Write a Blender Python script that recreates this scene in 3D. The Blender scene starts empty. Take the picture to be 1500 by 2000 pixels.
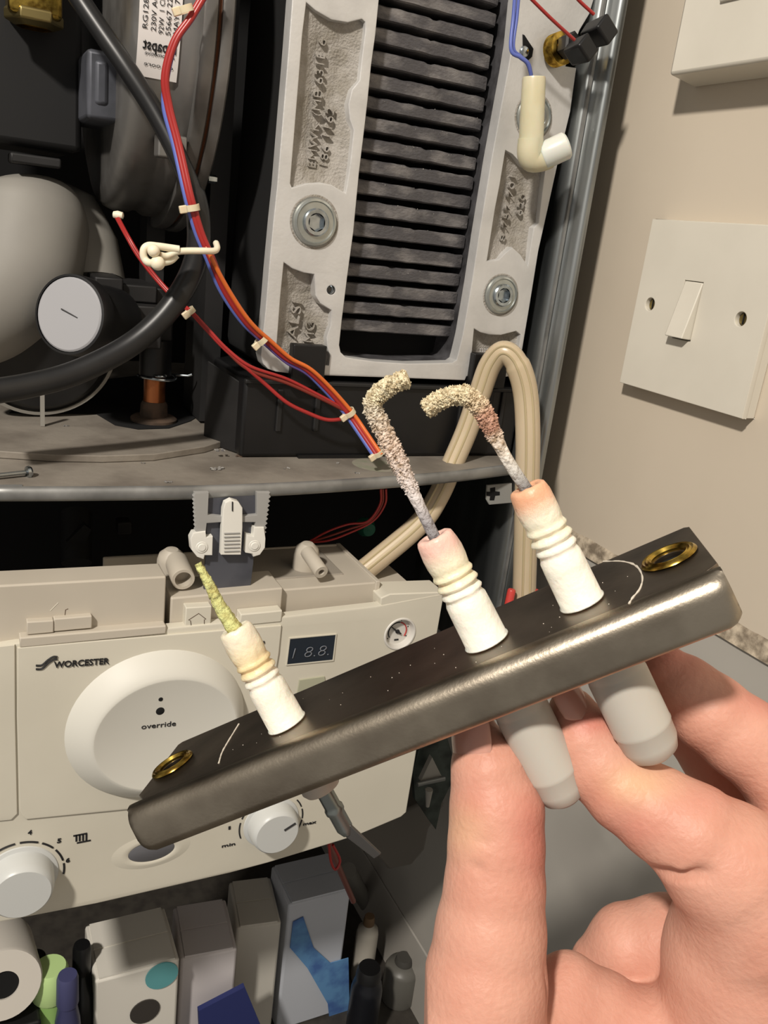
import bpy, bmesh, math, random
import numpy as np
from mathutils import Vector, Matrix, noise
random.seed(4)
# ---------------------------------------------------------------- camera
CZ = 1.55
F = 1650.0
dh = np.array([3350, -130, F]); dv = np.array([-617, 5050, F])
dh = dh/np.linalg.norm(dh); dv = dv - (dv@dh)*dh; dv /= np.linalg.norm(dv)
d3 = np.cross(dh, dv)
RW = np.array([dh, d3, -dv])            # camera (x right, y down, z forward) -> world
O = np.array([0, 0, CZ])
sc = bpy.context.scene
cam = bpy.data.objects.new('camera', bpy.data.cameras.new('camera'))
sc.collection.objects.link(cam); sc.camera = cam
M = Matrix.Identity(4)
for r in range(3):
    M[r][0] = RW[r][0]; M[r][1] = -RW[r][1]; M[r][2] = -RW[r][2]
M.translation = Vector(O); cam.matrix_world = M
cam.data.sensor_fit = 'VERTICAL'; cam.data.sensor_height = 24; cam.data.lens = F/2000*24
cam.data.clip_start = 0.01; cam.data.clip_end = 50
# ---------------------------------------------------------------- world, lights, exposure
wd = bpy.data.worlds.new('world'); sc.world = wd; wd.use_nodes = True
bg = wd.node_tree.nodes['Background']; bg.inputs[0].default_value = (1.0, .94, .86, 1); bg.inputs[1].default_value = .33
def lamp(name, loc, power, size, color, target):
    l = bpy.data.lights.new(name, 'AREA'); l.shape = 'DISK'; l.size = size; l.energy = power; l.color = color
    o = bpy.data.objects.new(name, l); sc.collection.objects.link(o); o.location = loc
    o.rotation_euler = (Vector(target)-Vector(loc)).to_track_quat('-Z', 'Y').to_euler()
    return o
lamp('ceiling_lamp', (-.64, -.35, CZ+.80), 21, .09, (1.0, .93, .84), (.15, .4, CZ-.1))
sc.view_settings.view_transform = 'Standard'; sc.view_settings.look = 'None'
sc.view_settings.gamma = 1; sc.view_settings.use_curve_mapping = False; sc.view_settings.exposure = 0.0
# ---------------------------------------------------------------- pixel helpers (a view ray met with a real plane)
def ray(x, y): return RW@np.array([x-750, y-1000, F])
def PY(x, y, Y): r = ray(x, y); return Vector(O+r*Y/r[1])
def PX(x, y, X): r = ray(x, y); return Vector(O+r*X/r[0])
def PZ(x, y, Z): r = ray(x, y); return Vector(O+r*Z/r[2])
def PC(x, y, d): return Vector(O+ray(x, y)*d/F)
# ---------------------------------------------------------------- materials
def lin(c):
    return tuple((v/255/12.92 if v/255 <= .04045 else ((v/255+.055)/1.055)**2.4) for v in c)+(1,)
def mat(name, col, rough=.5, metal=0, col2=None, scale=60, bump=0, bscale=200, spec=.5, sss=0, trans=0, coat=0, detail=4, lo=.4, hi=.65, ior=1.45, emit=0, stretch=None):
    m = bpy.data.materials.new(name); m.use_nodes = True; nt = m.node_tree; N = nt.nodes; K = nt.links
    b = N['Principled BSDF']; b.inputs['Base Color'].default_value = lin(col); b.inputs['Roughness'].default_value = rough
    b.inputs['Metallic'].default_value = metal; b.inputs['Specular IOR Level'].default_value = spec; b.inputs['IOR'].default_value = ior
    if coat: b.inputs['Coat Weight'].default_value = coat
    if trans: b.inputs['Transmission Weight'].default_value = trans
    if sss:
        b.inputs['Subsurface Weight'].default_value = sss; b.inputs['Subsurface Radius'].default_value = (1, .45, .3); b.inputs['Subsurface Scale'].default_value = .003
    if emit: b.inputs['Emission Color'].default_value = lin(col); b.inputs['Emission Strength'].default_value = emit
    tc = N.new('ShaderNodeTexCoord'); src = tc.outputs['Object']
    if stretch:
        mp = N.new('ShaderNodeMapping'); mp.inputs['Scale'].default_value = stretch; K.new(src, mp.inputs[0]); src = mp.outputs[0]
    if col2:
        n = N.new('ShaderNodeTexNoise'); n.inputs['Scale'].default_value = scale; n.inputs['Detail'].default_value = detail; K.new(src, n.inputs['Vector'])
        r = N.new('ShaderNodeValToRGB'); r.color_ramp.elements[0].position = lo; r.color_ramp.elements[1].position = hi
        r.color_ramp.elements[0].color = lin(col); r.color_ramp.elements[1].color = lin(col2)
        K.new(n.outputs['Fac'], r.inputs[0]); K.new(r.outputs[0], b.inputs['Base Color'])
    if bump:
        n2 = N.new('ShaderNodeTexNoise'); n2.inputs['Scale'].default_value = bscale; n2.inputs['Detail'].default_value = 5; K.new(src, n2.inputs['Vector'])
        bp = N.new('ShaderNodeBump'); bp.inputs['Strength'].default_value = bump; bp.inputs['Distance'].default_value = .001
        K.new(n2.outputs['Fac'], bp.inputs['Height']); K.new(bp.outputs[0], b.inputs['Normal'])
    return m
M_wall = mat('painted_wall', (204, 192, 174), .38, col2=(199, 187, 169), scale=8, bump=.08, bscale=60)
M_tile = mat('glazed_tile', (178, 173, 165), .3, col2=(170, 166, 158), scale=6)
M_grout = mat('grout', (190, 176, 155), .95, col2=(120, 108, 92), scale=160, bump=1, bscale=300)
M_backwall = mat('back_wall_paint', (86, 81, 74), .8, col2=(72, 67, 61), scale=6)
M_swplate = mat('switch_plastic', (216, 210, 196), .35, col2=(212, 206, 192), scale=30)
M_brassdull = mat('brass_screw', (150, 135, 90), .4, 1)
M_galv = mat('galvanised_steel', (158, 162, 162), .36, .9, col2=(100, 104, 105), scale=40, stretch=(1, 1, .15), bump=.1)
M_tray = mat('dusty_tray', (140, 133, 123), .7, .15, col2=(116, 109, 100), scale=35, bump=.25, bscale=250)
M_trayrim = mat('tray_rim', (150, 150, 148), .45, .5, col2=(120, 120, 118), scale=50)
M_cast = mat('cast_aluminium', (214, 213, 211), .48, .4, col2=(200, 199, 197), scale=40, bump=.12, bscale=500)
M_castrough = mat('cast_aluminium_rough', (170, 165, 158), .75, .25, col2=(150, 144, 134), scale=120, bump=.8, bscale=900)
M_fin = mat('burnt_fin', (82, 80, 82), .55, .25, col2=(140, 136, 134), scale=70, lo=.45, hi=.8, bump=.5, bscale=500, stretch=(1, 1, 2))
M_residue = mat('white_residue', (140, 137, 132), .9, col2=(86, 84, 84), scale=400, bump=.8)
M_inner = mat('burnt_wall', (84, 83, 86), .7, .2, col2=(46, 45, 47), scale=80, bump=.4)
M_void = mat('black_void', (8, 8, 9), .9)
M_black = mat('black_plastic', (21, 21, 22), .42, col2=(16, 16, 17), scale=30, bump=.05)
M_blackd = mat('black_rubber', (28, 28, 29), .36, col2=(34, 34, 34), scale=60)
M_blacks = mat('dark_plastic', (34, 33, 33), .55, col2=(25, 25, 25), scale=30)
M_zinc = mat('zinc_bolt', (190, 198, 204), .22, 1, col2=(160, 168, 172), scale=200)
M_washer = mat('washer_steel', (182, 186, 182), .3, .8, col2=(166, 170, 166), scale=100)
M_fan = mat('fan_aluminium', (138, 136, 133), .4, .65, col2=(100, 97, 94), scale=30, bump=.15, bscale=100)
M_rust = mat('rusty_seam', (110, 66, 40), .9)
M_paper = mat('label_paper', (226, 222, 220), .6)
M_ink = mat('black_ink', (28, 28, 30), .6)
M_pink = mat('pink_ink', (212, 150, 150), .7)
M_greyp = mat('pale_grey_plastic', (142, 139, 132), .55, col2=(132, 129, 123), scale=12, bump=.05)
M_cap = mat('grey_cap', (160, 160, 163), .5)
M_copper = mat('copper_pipe', (190, 118, 74), .35, .85, col2=(120, 70, 44), scale=90)
M_corr = mat('corroded_fitting', (96, 78, 64), .8, .2, col2=(66, 56, 48), scale=90, bump=.5)
M_red = mat('red_wire', (158, 40, 38), .35, spec=.6)
M_orange = mat('orange_wire', (214, 106, 42), .35, spec=.6)
M_blue = mat('blue_wire', (92, 106, 178), .4)
M_violet = mat('violet_wire', (98, 78, 142), .4)
M_brownw = mat('dark_red_wire', (120, 44, 34), .4)
M_tie = mat('nylon_tie', (222, 206, 176), .4, sss=.3)
M_cream = mat('cream_tie', (236, 226, 202), .45, sss=.3)
M_nylon = mat('translucent_nylon', (214, 208, 180), .3, sss=.4, col2=(206, 198, 166), scale=50)
M_nylonw = mat('white_nylon', (218, 220, 212), .3, sss=.5)
M_hose = mat('clear_hose', (204, 186, 158), .3, sss=.15, col2=(196, 178, 148), scale=20, coat=.3)
M_hosestripe = mat('hose_stripe', (186, 170, 134), .35)
M_panel = mat('panel_plastic', (207, 202, 187), .42, col2=(202, 197, 182), scale=20, bump=.03)
M_panel2 = mat('housing_plastic', (188, 180, 166), .5, col2=(182, 174, 160), scale=20)
M_knob = mat('knob_plastic', (198, 200, 198), .35)
M_dish = mat('dish_plastic', (206, 204, 195), .5)
M_disp = mat('display_glass', (22, 32, 44), .12, spec=.6)
M_seg = mat('display_segment', (120, 124, 132), .4)
M_btn = mat('button_plastic', (168, 168, 146), .4)
M_gdial = mat('gauge_dial', (206, 203, 196), .5)
M_redink = mat('red_ink', (178, 60, 56), .6)
M_slate = mat('slate_metal', (92, 94, 102), .45, .4, col2=(78, 80, 88), scale=60)
M_clipshade = mat('clip_plastic_shaded', (156, 155, 152), .45)  # greyer copy of the white clip plastic: tray shadow put into the colour
M_clipw = mat('clip_plastic_white', (226, 224, 216), .45)
M_brkt = mat('bracket_steel', (138, 127, 114), .36, 1, col2=(96, 87, 78), scale=45, bump=.03, bscale=700)
M_brass = mat('brass_ring', (196, 166, 80), .25, 1, col2=(120, 94, 40), scale=300)
M_scratch = mat('scratch_residue', (206, 198, 184), .8)
M_cer = mat('ceramic', (244, 238, 220), .4, sss=.3, col2=(240, 230, 206), scale=90)
M_green = mat('green_crust_blade', (208, 210, 142), .85, col2=(168, 156, 92), scale=500, bump=1, bscale=900)
M_boot = mat('silicone_boot', (186, 180, 170), .38, sss=.3)
M_pin = mat('spade_terminal', (128, 134, 132), .3, .8)
M_skin = None
# ---------------------------------------------------------------- mesh building
def newobj(name, me, m, parent=None, **kw):
    o = bpy.data.objects.new(name, me); sc.collection.objects.link(o)
    if m: me.materials.append(m)
    if parent:
        o.parent = parent; o.matrix_parent_inverse = Matrix.Translation(-Vector(abs_loc(parent)))
    for k, v in kw.items(): o[k] = v
    return o
LOC = {}
def abs_loc(o): return LOC.get(o.name, (0, 0, 0))
def thing(name, label, cat, loc, group=None):
    o = bpy.data.objects.new(name, None); sc.collection.objects.link(o); o.location = loc; o.empty_display_size = .02
    LOC[o.name] = tuple(loc); o['label'] = label; o['category'] = cat
    if group: o['group'] = group
    return o
def tag(o, label, cat, group=None):
    o['label'] = label; o['category'] = cat
    if group: o['group'] = group
    return o
class MB:
    def __init__(s): s.v = []; s.f = []
    def add(s, v, f):
        n = len(s.v); s.v += [tuple(p) for p in v]; s.f += [tuple(i+n for i in q) for q in f]; return s
    def box(s, a, b):
        x0, y0, z0 = a; x1, y1, z1 = b
        return s.add([(x0, y0, z0), (x1, y0, z0), (x1, y1, z0), (x0, y1, z0), (x0, y0, z1), (x1, y0, z1), (x1, y1, z1), (x0, y1, z1)],
                     [(0, 3, 2, 1), (4, 5, 6, 7), (0, 1, 5, 4), (1, 2, 6, 5), (2, 3, 7, 6), (3, 0, 4, 7)])
    def hexa(s, p): return s.add(p, [(0, 3, 2, 1), (4, 5, 6, 7), (0, 1, 5, 4), (1, 2, 6, 5), (2, 3, 7, 6), (3, 0, 4, 7)])
    def prism(s, pts, d):
        "polygon (3D points) pushed along vector d"
        n = len(pts); d = Vector(d); P = [Vector(p) for p in pts]
        nor = sum(((P[i]-P[0]).cross(P[(i+1) % n]-P[0]) for i in range(n)), Vector())
        if nor.dot(d) > 0: P.reverse()
        v = P+[p+d for p in P]
        return s.add(v, [tuple(range(n)), tuple(range(2*n-1, n-1, -1))]+[(i, n+i, n+(i+1) % n, (i+1) % n) for i in range(n)])
    def tube(s, path, r, n=12, caps=True, flat=1.0):
        P = [Vector(p) for p in path]; m = len(P)
        R = r if isinstance(r, (list, tuple)) else [r]*m
        t0 = (P[1]-P[0]).normalized(); up = Vector((0, 0, 1)) if abs(t0.z) < .9 else Vector((1, 0, 0))
        a = t0.cross(up).normalized(); v = []
        for i in range(m):
            t = (P[min(i+1, m-1)]-P[max(i-1, 0)]).normalized()
            a = (a-t*a.dot(t)).normalized(); b = t.cross(a)
            for k in range(n):
                th = 2*math.pi*k/n; v.append(P[i]+(a*math.cos(th)+b*math.sin(th)*flat)*R[i])
        f = [(i*n+k, i*n+(k+1) % n, (i+1)*n+(k+1) % n, (i+1)*n+k) for i in range(m-1) for k in range(n)]
        if caps: f += [tuple(range(n-1, -1, -1)), tuple(range((m-1)*n, m*n))]
        return s.add(v, f)
    def lathe(s, prof, o, axis, n=32, a=None):
        "prof: (radius, height) along axis from o"
        o = Vector(o); ax = Vector(axis).normalized()
        a = Vector(a) if a else (Vector((0, 0, 1)) if abs(ax.z) < .9 else Vector((1, 0, 0)))
        a = (a-ax*a.dot(ax)).normalized(); b = ax.cross(a); v = []; m = len(prof)
        for r, h in prof:
            for k in range(n):
                th = 2*math.pi*k/n; v.append(o+ax*h+(a*math.cos(th)+b*math.sin(th))*max(r, 1e-6))
        f = [(i*n+k, i*n+(k+1) % n, (i+1)*n+(k+1) % n, (i+1)*n+k) for i in range(m-1) for k in range(n)]
        return s.add(v, f)
    def build(s, name, m, parent=None, smooth=35, bevel=0, seg=2, **kw):
        me = bpy.data.meshes.new(name); me.from_pydata(s.v, [], s.f); me.update()
        bm = bmesh.new(); bm.from_mesh(me); bmesh.ops.remove_doubles(bm, verts=bm.verts, dist=1e-6); bmesh.ops.recalc_face_normals(bm, faces=bm.faces); bm.to_mesh(me); bm.free()
        if smooth:
            me.polygons.foreach_set('use_smooth', [True]*len(me.polygons)); me.set_sharp_from_angle(angle=math.radians(smooth))
        o = newobj(name, me, m, parent, **kw)
        if bevel:
            bv = o.modifiers.new('bevel', 'BEVEL'); bv.width = bevel; bv.segments = seg; bv.limit_method = 'ANGLE'; bv.angle_limit = math.radians(40); wn = o.modifiers.new('normals', 'WEIGHTED_NORMAL'); wn.keep_sharp = True
        return o
def spline(pts, k=8):
    "Catmull-Rom through 3D points"
    P = [Vector(p) for p in pts]; P = [2*P[0]-P[1]]+P+[2*P[-1]-P[-2]]; out = []
    for i in range(1, len(P)-2):
        for j in range(k):
            t = j/k; a, b, c, d = P[i-1:i+3]
            out.append(.5*((2*b)+(c-a)*t+(2*a-5*b+4*c-d)*t*t+(3*b-a-3*c+d)*t**3))
    return out+[P[-2]]
def circ(cx, cy, r, n=32, ry=None): return [(cx+r*math.cos(2*math.pi*i/n), cy+(ry or r)*math.sin(2*math.pi*i/n)) for i in range(n)]
def plate(name, polys, mw, thick, m, parent=None, bevel=0, smooth=35, **kw):
    "2D outline (first) with holes, thickened; mw maps (x,y,0) to world; front is +z"
    cu = bpy.data.curves.new(name, 'CURVE'); cu.dimensions = '2D'; cu.fill_mode = 'BOTH'; cu.extrude = thick/2-bevel; cu.bevel_depth = bevel; cu.bevel_resolution = 1
    if bevel: cu.offset = -bevel
    for p in polys:
        sp = cu.splines.new('POLY'); sp.points.add(len(p)-1); sp.use_cyclic_u = True
        for i, q in enumerate(p): sp.points[i].co = (q[0], q[1], 0, 1)
    o = bpy.data.objects.new(name, cu); sc.collection.objects.link(o)
    me = bpy.data.meshes.new_from_object(o.evaluated_get(bpy.context.evaluated_depsgraph_get())); bpy.data.objects.remove(o); bpy.data.curves.remove(cu)
    me.transform(mw@Matrix.Translation((0, 0, -thick/2)))
    bm = bmesh.new(); bm.from_mesh(me); bmesh.ops.remove_doubles(bm, verts=bm.verts, dist=1e-7); bm.to_mesh(me); bm.free()
    me.polygons.foreach_set('use_smooth', [True]*len(me.polygons)); me.set_sharp_from_angle(angle=math.radians(smooth))
    o = newobj(name, me, m, parent, **kw); wn = o.modifiers.new('normals', 'WEIGHTED_NORMAL'); wn.keep_sharp = True
    return o
def frameY(Y):  # local x = X, local y = Z, local +z = towards the camera (-Y)
    return Matrix(((1, 0, 0, 0), (0, 0, -1, Y), (0, 1, 0, 0), (0, 0, 0, 1)))
def L2(pts, Y):
    o = []
    for p in pts: q = PY(p[0], p[1], Y); o.append((q.x, q.z))
    return o
def text(name, s, a, b, h, Y, m, parent, ext=.0002, off=0.0, bold=0, up=None, shear=0, stretch=True):
    "text from world point a to b (baseline); h height in metres; face -Y unless up given"
    cu = bpy.data.curves.new(name, 'FONT'); cu.body = s; cu.extrude = .02; cu.offset = bold; cu.shear = shear; cu.resolution_u = 3
    o = bpy.data.objects.new(name, cu); sc.collection.objects.link(o)
    me = bpy.data.meshes.new_from_object(o.evaluated_get(bpy.context.evaluated_depsgraph_get())); bpy.data.objects.remove(o)
    xs = [v.co.x for v in me.vertices]; w = max(xs)-min(xs); x0 = min(xs)
    a = Vector(a); b = Vector(b); xd = (b-a); L = xd.length; xd.normalize()
    nz = Vector((0, -1, 0)) if up is None else Vector(up); yd = nz.cross(xd).normalized()
    sy = h/.73; sx = L/w
    mw = Matrix.Translation(a+nz*off)@Matrix((( xd.x*sx, yd.x*sy, nz.x*ext/.02, 0), (xd.y*sx, yd.y*sy, nz.y*ext/.02, 0), (xd.z*sx, yd.z*sy, nz.z*ext/.02, 0), (0, 0, 0, 1)))@Matrix.Translation((-x0, 0, 0))
    me.transform(mw)
    return newobj(name, me, m, parent)
# ================================================================ setting
WX = .336; YB = .74; ZC = -.64
def struct(name, mb, m, **kw): return mb.build(name, m, None, kind='structure', **kw)
struct('wall_right', MB().box((WX, -1.2, CZ-.166), (WX+.1, YB+.1, CZ+.9)).box((WX+.006, -1.2, 0), (WX+.1, YB+.1, CZ-.166)), M_wall)
struct('wall_back', MB().box((-1.2, YB, 0), (WX, YB+.1, CZ+.9)), M_backwall)
struct('floor', MB().box((-1.2, -1.2, -.05), (WX, YB, 0)), mat('floor_vinyl', (120, 112, 102), .6, col2=(104, 98, 88), scale=8))
tl = bpy.data.objects.new('trim_2', None); sc.collection.objects.link(tl); tl['kind'] = 'structure'
for i, (y0, y1) in enumerate([(-.85, -.10), (-.098, .735)]):
    for j in range(3):
        z1 = CZ-.1685-.402*j
        MB().box((WX-.0015, y0, z1-.4), (WX+.0055, y1, z1)).build('tile', M_tile, tl, bevel=.001)
g = MB(); ys = np.linspace(-.3, .74, 240)
for (za, zb, xo) in [(-.1685, -.158, .0022)]:
    v = []
    for y in ys:
        a = noise.noise(Vector((y*90, 1, 0)))*.0008; c = noise.noise(Vector((y*120, 5, 0)))*.0008
        for zz, xx in ((za+a*.3, .0035), (za*.7+zb*.3, xo+c), (za*.3+zb*.7, xo-.0004-c), (zb+a*1.6, -.0005)): v.append((WX-xx, y, CZ+zz))
    f = [(i*4+k, i*4+k+1, i*4+k+5, i*4+k+4) for i in range(len(ys)-1) for k in range(3)]
    g.add(v, f)
struct('trim_1', g, M_grout)
# worktop
tag(MB().box((-1.0, .30, CZ+ZC-.035), (WX+.004, YB, CZ+ZC)).build('worktop', mat('worktop_laminate', (66, 62, 56), .6, col2=(54, 50, 46), scale=90), None, bevel=.003), 'dark plain worktop under the boiler at the bottom of the picture', 'worktop')
# ================================================================ light switch
def wallp(x, y, off): return PX(x, y, WX-off)
sx = WX-.009
sw = thing('light_switch', 'white single rocker light switch with two side screws on right wall', 'switch', (WX, .3208, CZ-.018))
y1, y0, z0, z1 = .3632, .2765, CZ-.0617, CZ+.0247
def frust(mb, x0, x1, ya, yb, za, zb, d):
    mb.hexa([(x0, ya, za), (x0, yb, za), (x0, yb, zb), (x0, ya, zb), (x1, ya+d, za+d), (x1, yb-d, za+d), (x1, yb-d, zb-d), (x1, ya+d, zb-d)])
# face plate with rocker opening and screw holes, in the wall plane (local x = -Y ... )
mwall = Matrix(((0, 0, -1, sx), (-1, 0, 0, 0), (0, 1, 0, 0), (0, 0, 0, 1)))   # local x -> -Y, y -> Z, +z -> -X
def wl(x, y, off=.009): p = PX(x, y, WX-off); return (-p.y, p.z)
rk = [wl(*q) for q in [(1345, 548), (1388, 551), (1362, 668), (1305, 658)]]
ry0 = min(q[0] for q in rk); ry1 = max(q[0] for q in rk); rz0 = min(q[1] for q in rk); rz1 = max(q[1] for q in rk)
cxr = -.3213; rw = .0062; rzA = rk[0][1]; rzB = rk[3][1]
rect = [(-y1, z0), (-y0, z0), (-y0, z1), (-y1, z1)]
s1 = wl(1269, 594); s2 = wl(1446, 623)
rx0 = (rk[0][0]+rk[3][0])/2; rx1 = rx0+.0125
hole = [(rx0, rzB), (rx1, rzB), (rx1, rzA), (rx0, rzA)]
plate('plate', [rect, hole, circ(s1[0], s1[1], .0033, 24), circ(s2[0], s2[1], .0033, 24)], mwall, .0035, M_swplate, sw, bevel=.0006)
mb = MB(); d = .0003
for (ya, yb, za, zb) in [(y0, y1, z0, z0+.002), (y0, y1, z1-.002, z1), (y0, y0+.002, z0, z1), (y1-.002, y1, z0, z1)]:
    mb.box((sx+.0025, ya+d, za+d), (WX-.0001, yb-d, zb-d))
mb.build('plate_rim', M_swplate, sw, bevel=.0006)
MB().box((sx+.0032, y0+.003, z0+.003), (sx+.006, y1-.003, z1-.003)).build('back_box', mat('switch_inner', (120, 114, 100), .7), sw)
e = .0003
MB().hexa([(sx+.003, -(rx1-e), rzB+e), (sx+.003, -(rx0+e), rzB+e), (sx+.003, -(rx0+e), rzA-e), (sx+.003, -(rx1-e), rzA-e),
           (sx-.0058, -(rx1-e), rzB+.001), (sx-.0058, -(rx0+e), rzB+.001), (sx+.0002, -(rx0+e), rzA-e), (sx+.0002, -(rx1-e), rzA-e)]).build('rocker', M_swplate, sw, bevel=.0005)
for s in (s1, s2):
    mb = MB().lathe([(0, .0), (.0026, .0), (.0029, -.0006), (.0029, -.002)], (sx+.0022, -s[0], s[1]), (-1, 0, 0), 16)
    sc_ = mb.build('screw', M_brassdull, sw)
    MB().box((sx+.0020, -s[0]-.0004, s[1]-.0024), (sx+.00225, -s[0]+.0004, s[1]+.0024)).build('screw_slot', M_void, sc_)
# socket box above
bo = thing('wall_box', 'white moulded box cover high on right wall, above the light switch', 'wall box', (WX, .3, CZ+.09))
yy = .359
frust(mb := MB(), WX, WX-.020, .19, yy+.003, CZ+.0885, CZ+.175, .0022)
mb.build('cover', M_swplate, bo, bevel=.0015)
MB().box((WX-.0215, .215, CZ+.118), (WX-.0195, .335, CZ+.165)).build('raised_face', M_swplate, bo, bevel=.0009)
# ================================================================ boiler casing
XC = .306; YC = .387; YH = .40; ZT = -.115; YT = .349; YP = .343
cs = thing('boiler_casing', 'galvanised steel boiler casing with open front and grey base tray', 'boiler casing', (.1, .55, CZ-.3))
prof = [(XC, .70), (XC, YC+.003), (XC-.0008, YC+.0008), (XC-.003, YC), (XC-.0045, YC+.0003), (XC-.006, YC+.002), (XC-.0065, YC+.006), (XC-.0075, YC+.0085), (XC-.010, YC+.0095), (XC-.0115, YC+.011), (XC-.0122, YC+.016), (XC-.0122, YC+.040), (XC-.006, YC+.046), (XC-.006, .70)]
MB().prism([(x, y, CZ-.262) for x, y in prof], (0, 0, .60)).build('side_panel', M_galv, cs, smooth=50)
MB().box((XC-.0105, YC+.0075, CZ-.26), (XC-.009, YC+.0092, CZ+.3)).build('seal_strip', M_trayrim, cs)
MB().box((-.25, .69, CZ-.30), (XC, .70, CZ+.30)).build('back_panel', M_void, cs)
MB().box((-.25, .45, CZ+.292), (XC-.007, .69, CZ+.30)).build('top_panel', M_black, cs)
MB().box((-.25, .45, CZ-.262), (-.244, .69, CZ+.292)).build('left_panel', M_black, cs)
# base tray: lower level with rolled front rim
front = [(-60, 948), (0, 950), (200, 950), (400, 948), (600, 940), (800, 927), (900, 918), (1000, 906)]
zt = CZ+ZT
fr = [PZ(x, y, ZT) for x, y in front]
poly = [Vector((p.x, p.y, zt)) for p in fr]+[Vector((XC-.013, .45, zt)), Vector((XC-.013, .68, zt)), Vector((-.24, .68, zt)), Vector((-.24, fr[0].y, zt))]
MB().prism(poly, (0, 0, -.0015)).build('base_tray', M_tray, cs)
rim = [(-.24, fr[0].y, zt)]+[tuple(p) for p in fr]
v = []; prf = [(.0, .0), (-.0015, .0006), (-.003, -.0003), (-.0036, -.002), (-.0036, -.0042), (-.0026, -.0056), (-.001, -.0056), (-.001, -.002)]
sp = spline(rim, 6); f = []; n = len(prf)
for p in sp:
    for a, b in prf: v.append((p.x, p.y+a, p.z+b))
f = [(i*n+k, i*n+(k+1) % n, (i+1)*n+(k+1) % n, (i+1)*n+k) for i in range(len(sp)-1) for k in range(n)]
MB().add(v, f).build('tray_rim', M_trayrim, cs, smooth=60)
# raised platform on the tray
ZP = ZT+.0035
pl = [(-60, 876), (0, 881), (100, 888), (200, 890), (300, 887), (400, 872), (452, 856), (440, 820), (415, 780), (405, 752), (340, 760), (200, 758), (0, 745), (-60, 745)]
MB().prism([PZ(x, y, ZP) for x, y in pl], (0, 0, -.0034)).build('tray_platform', M_tray, cs, bevel=.0004)
pl = [(18, 806), (45, 783), (210, 740), (300, 730), (380, 735), (412, 790), (398, 806), (372, 822), (330, 836), (270, 838), (225, 830), (188, 808)]
MB().prism([PZ(x, y, ZP+.0004) for x, y in pl], (0, 0, -.0003)).build('opening_dark_sheet', M_void, cs)  # flat black sheet on the platform, painted dark for the shade in a recess
for (x, y, r) in [(429, 880, .0016), (468, 892, .0014), (425, 917, .0018), (130, 832, .0008), (216, 883, .0007), (280, 905, .0006), (560, 915, .0009), (330, 942, .001), (660, 905, .0008), (700, 925, .0009)]:
    p = PZ(x, y, ZT if y > 880 else ZP); mb = MB()
    for k in range(7):
        q = p+Vector((random.uniform(-1, 1)*r*1.6, random.uniform(-1, 1)*r, .0002)); mb.lathe([(0, r*.5), (r*.4, r*.35), (r*.6, 0)], q, (random.uniform(-.4, .4), random.uniform(-.4, .4), 1), 6)
    mb.build('debris', M_corr if random.random() < .5 else M_residue, cs, kind='stuff')
# green stain under harness
mb = MB(); p = PZ(735, 908, ZT)
mb.lathe([(0, .0006), (.008, .0006), (.0115, .0002), (.013, .00003)], p, (0, 0, 1), 28)
o = mb.build('verdigris_stain', mat('verdigris', (122, 126, 106), .8, col2=(138, 132, 120), scale=140, lo=.3, hi=.6), cs); 
# black rails inside
MB().box((.118, .46, CZ-.11), (.128, .50, CZ+.29)).box((.094, .50, CZ-.05), (.104, .52, CZ+.29)).build('inner_rail', M_blacks, cs)
tg = thing('tray_screw', 'silver screw with long shank lying on the tray at far left', 'screw', PZ(50, 938, ZT))
p = PZ(62, 930, ZT)+Vector((0, 0, .002)); q = PZ(-30, 940, ZT)+Vector((0, 0, .002))
MB().lathe([(0, 0), (.0022, .0002), (.0027, .001), (.0025, .0022), (.001, .0026)], p, q-p, 20).build('head', M_zinc, tg)
MB().tube([p+(q-p).normalized()*.002, q], .0009, 10).build('shank', M_galv, tg)
# ================================================================ heat exchanger
hx = thing('heat_exchanger', 'cast aluminium heat exchanger with blackened fins and raised casting letters', 'heat exchanger', (PY(770, 740, YH).x, YH+.03, CZ-.07))
def Z2(l): return [(480+x*.45333, y*.45333) for x, y in l]
def Z5(l): return [(480+x*.45333, 400+y*.45333) for x, y in l]
outer = [(583, -120), (577, -60)]+Z2([(200, 0), (185, 200), (160, 500), (135, 800), (120, 940)])+Z5([(100, 270), (85, 450), (70, 600), (65, 650), (74, 685), (95, 708), (130, 720), (190, 727), (335, 736), (700, 748), (945, 757), (952, 740), (1010, 745), (1100, 745), (1170, 735), (1190, 640), (1203, 560), (1225, 430), (1262, 200), (1300, 30)])+Z2([(1342, 720), (1400, 480), (1426, 292), (1380, 285), (1440, 130), (1482, 60), (1500, 0)])+[(1172, -60), (1184, -120)]
win = [(758, -100)]+Z2([(575, 0), (560, 150), (542, 280), (527, 430), (512, 560), (490, 740), (465, 1000)])+Z5([(440, 300), (415, 500), (404, 605), (410, 635), (430, 655), (470, 663), (560, 675), (700, 684), (890, 680), (908, 668), (916, 640), (935, 560), (975, 330), (1005, 130)])+Z2([(1060, 680), (1095, 490), (1130, 300), (1150, 180), (1168, 0)])+[(1030, -100)]
pk1 = Z2([(262, 12), (300, 45), (370, 85), (440, 97), (500, 82), (515, 95), (515, 130), (500, 250), (490, 345), (458, 385), (442, 450), (448, 515), (465, 560), (450, 700), (440, 770), (430, 830), (410, 820), (370, 795), (320, 785), (260, 790), (200, 808), (193, 790), (200, 700), (225, 400), (245, 150)])
pk2 = Z5([(165, 250), (200, 275), (250, 293), (295, 300), (300, 390), (320, 425), (370, 455), (365, 520), (348, 570), (350, 610), (362, 650), (358, 692), (250, 690), (150, 668), (130, 650), (135, 600), (150, 400)])
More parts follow.
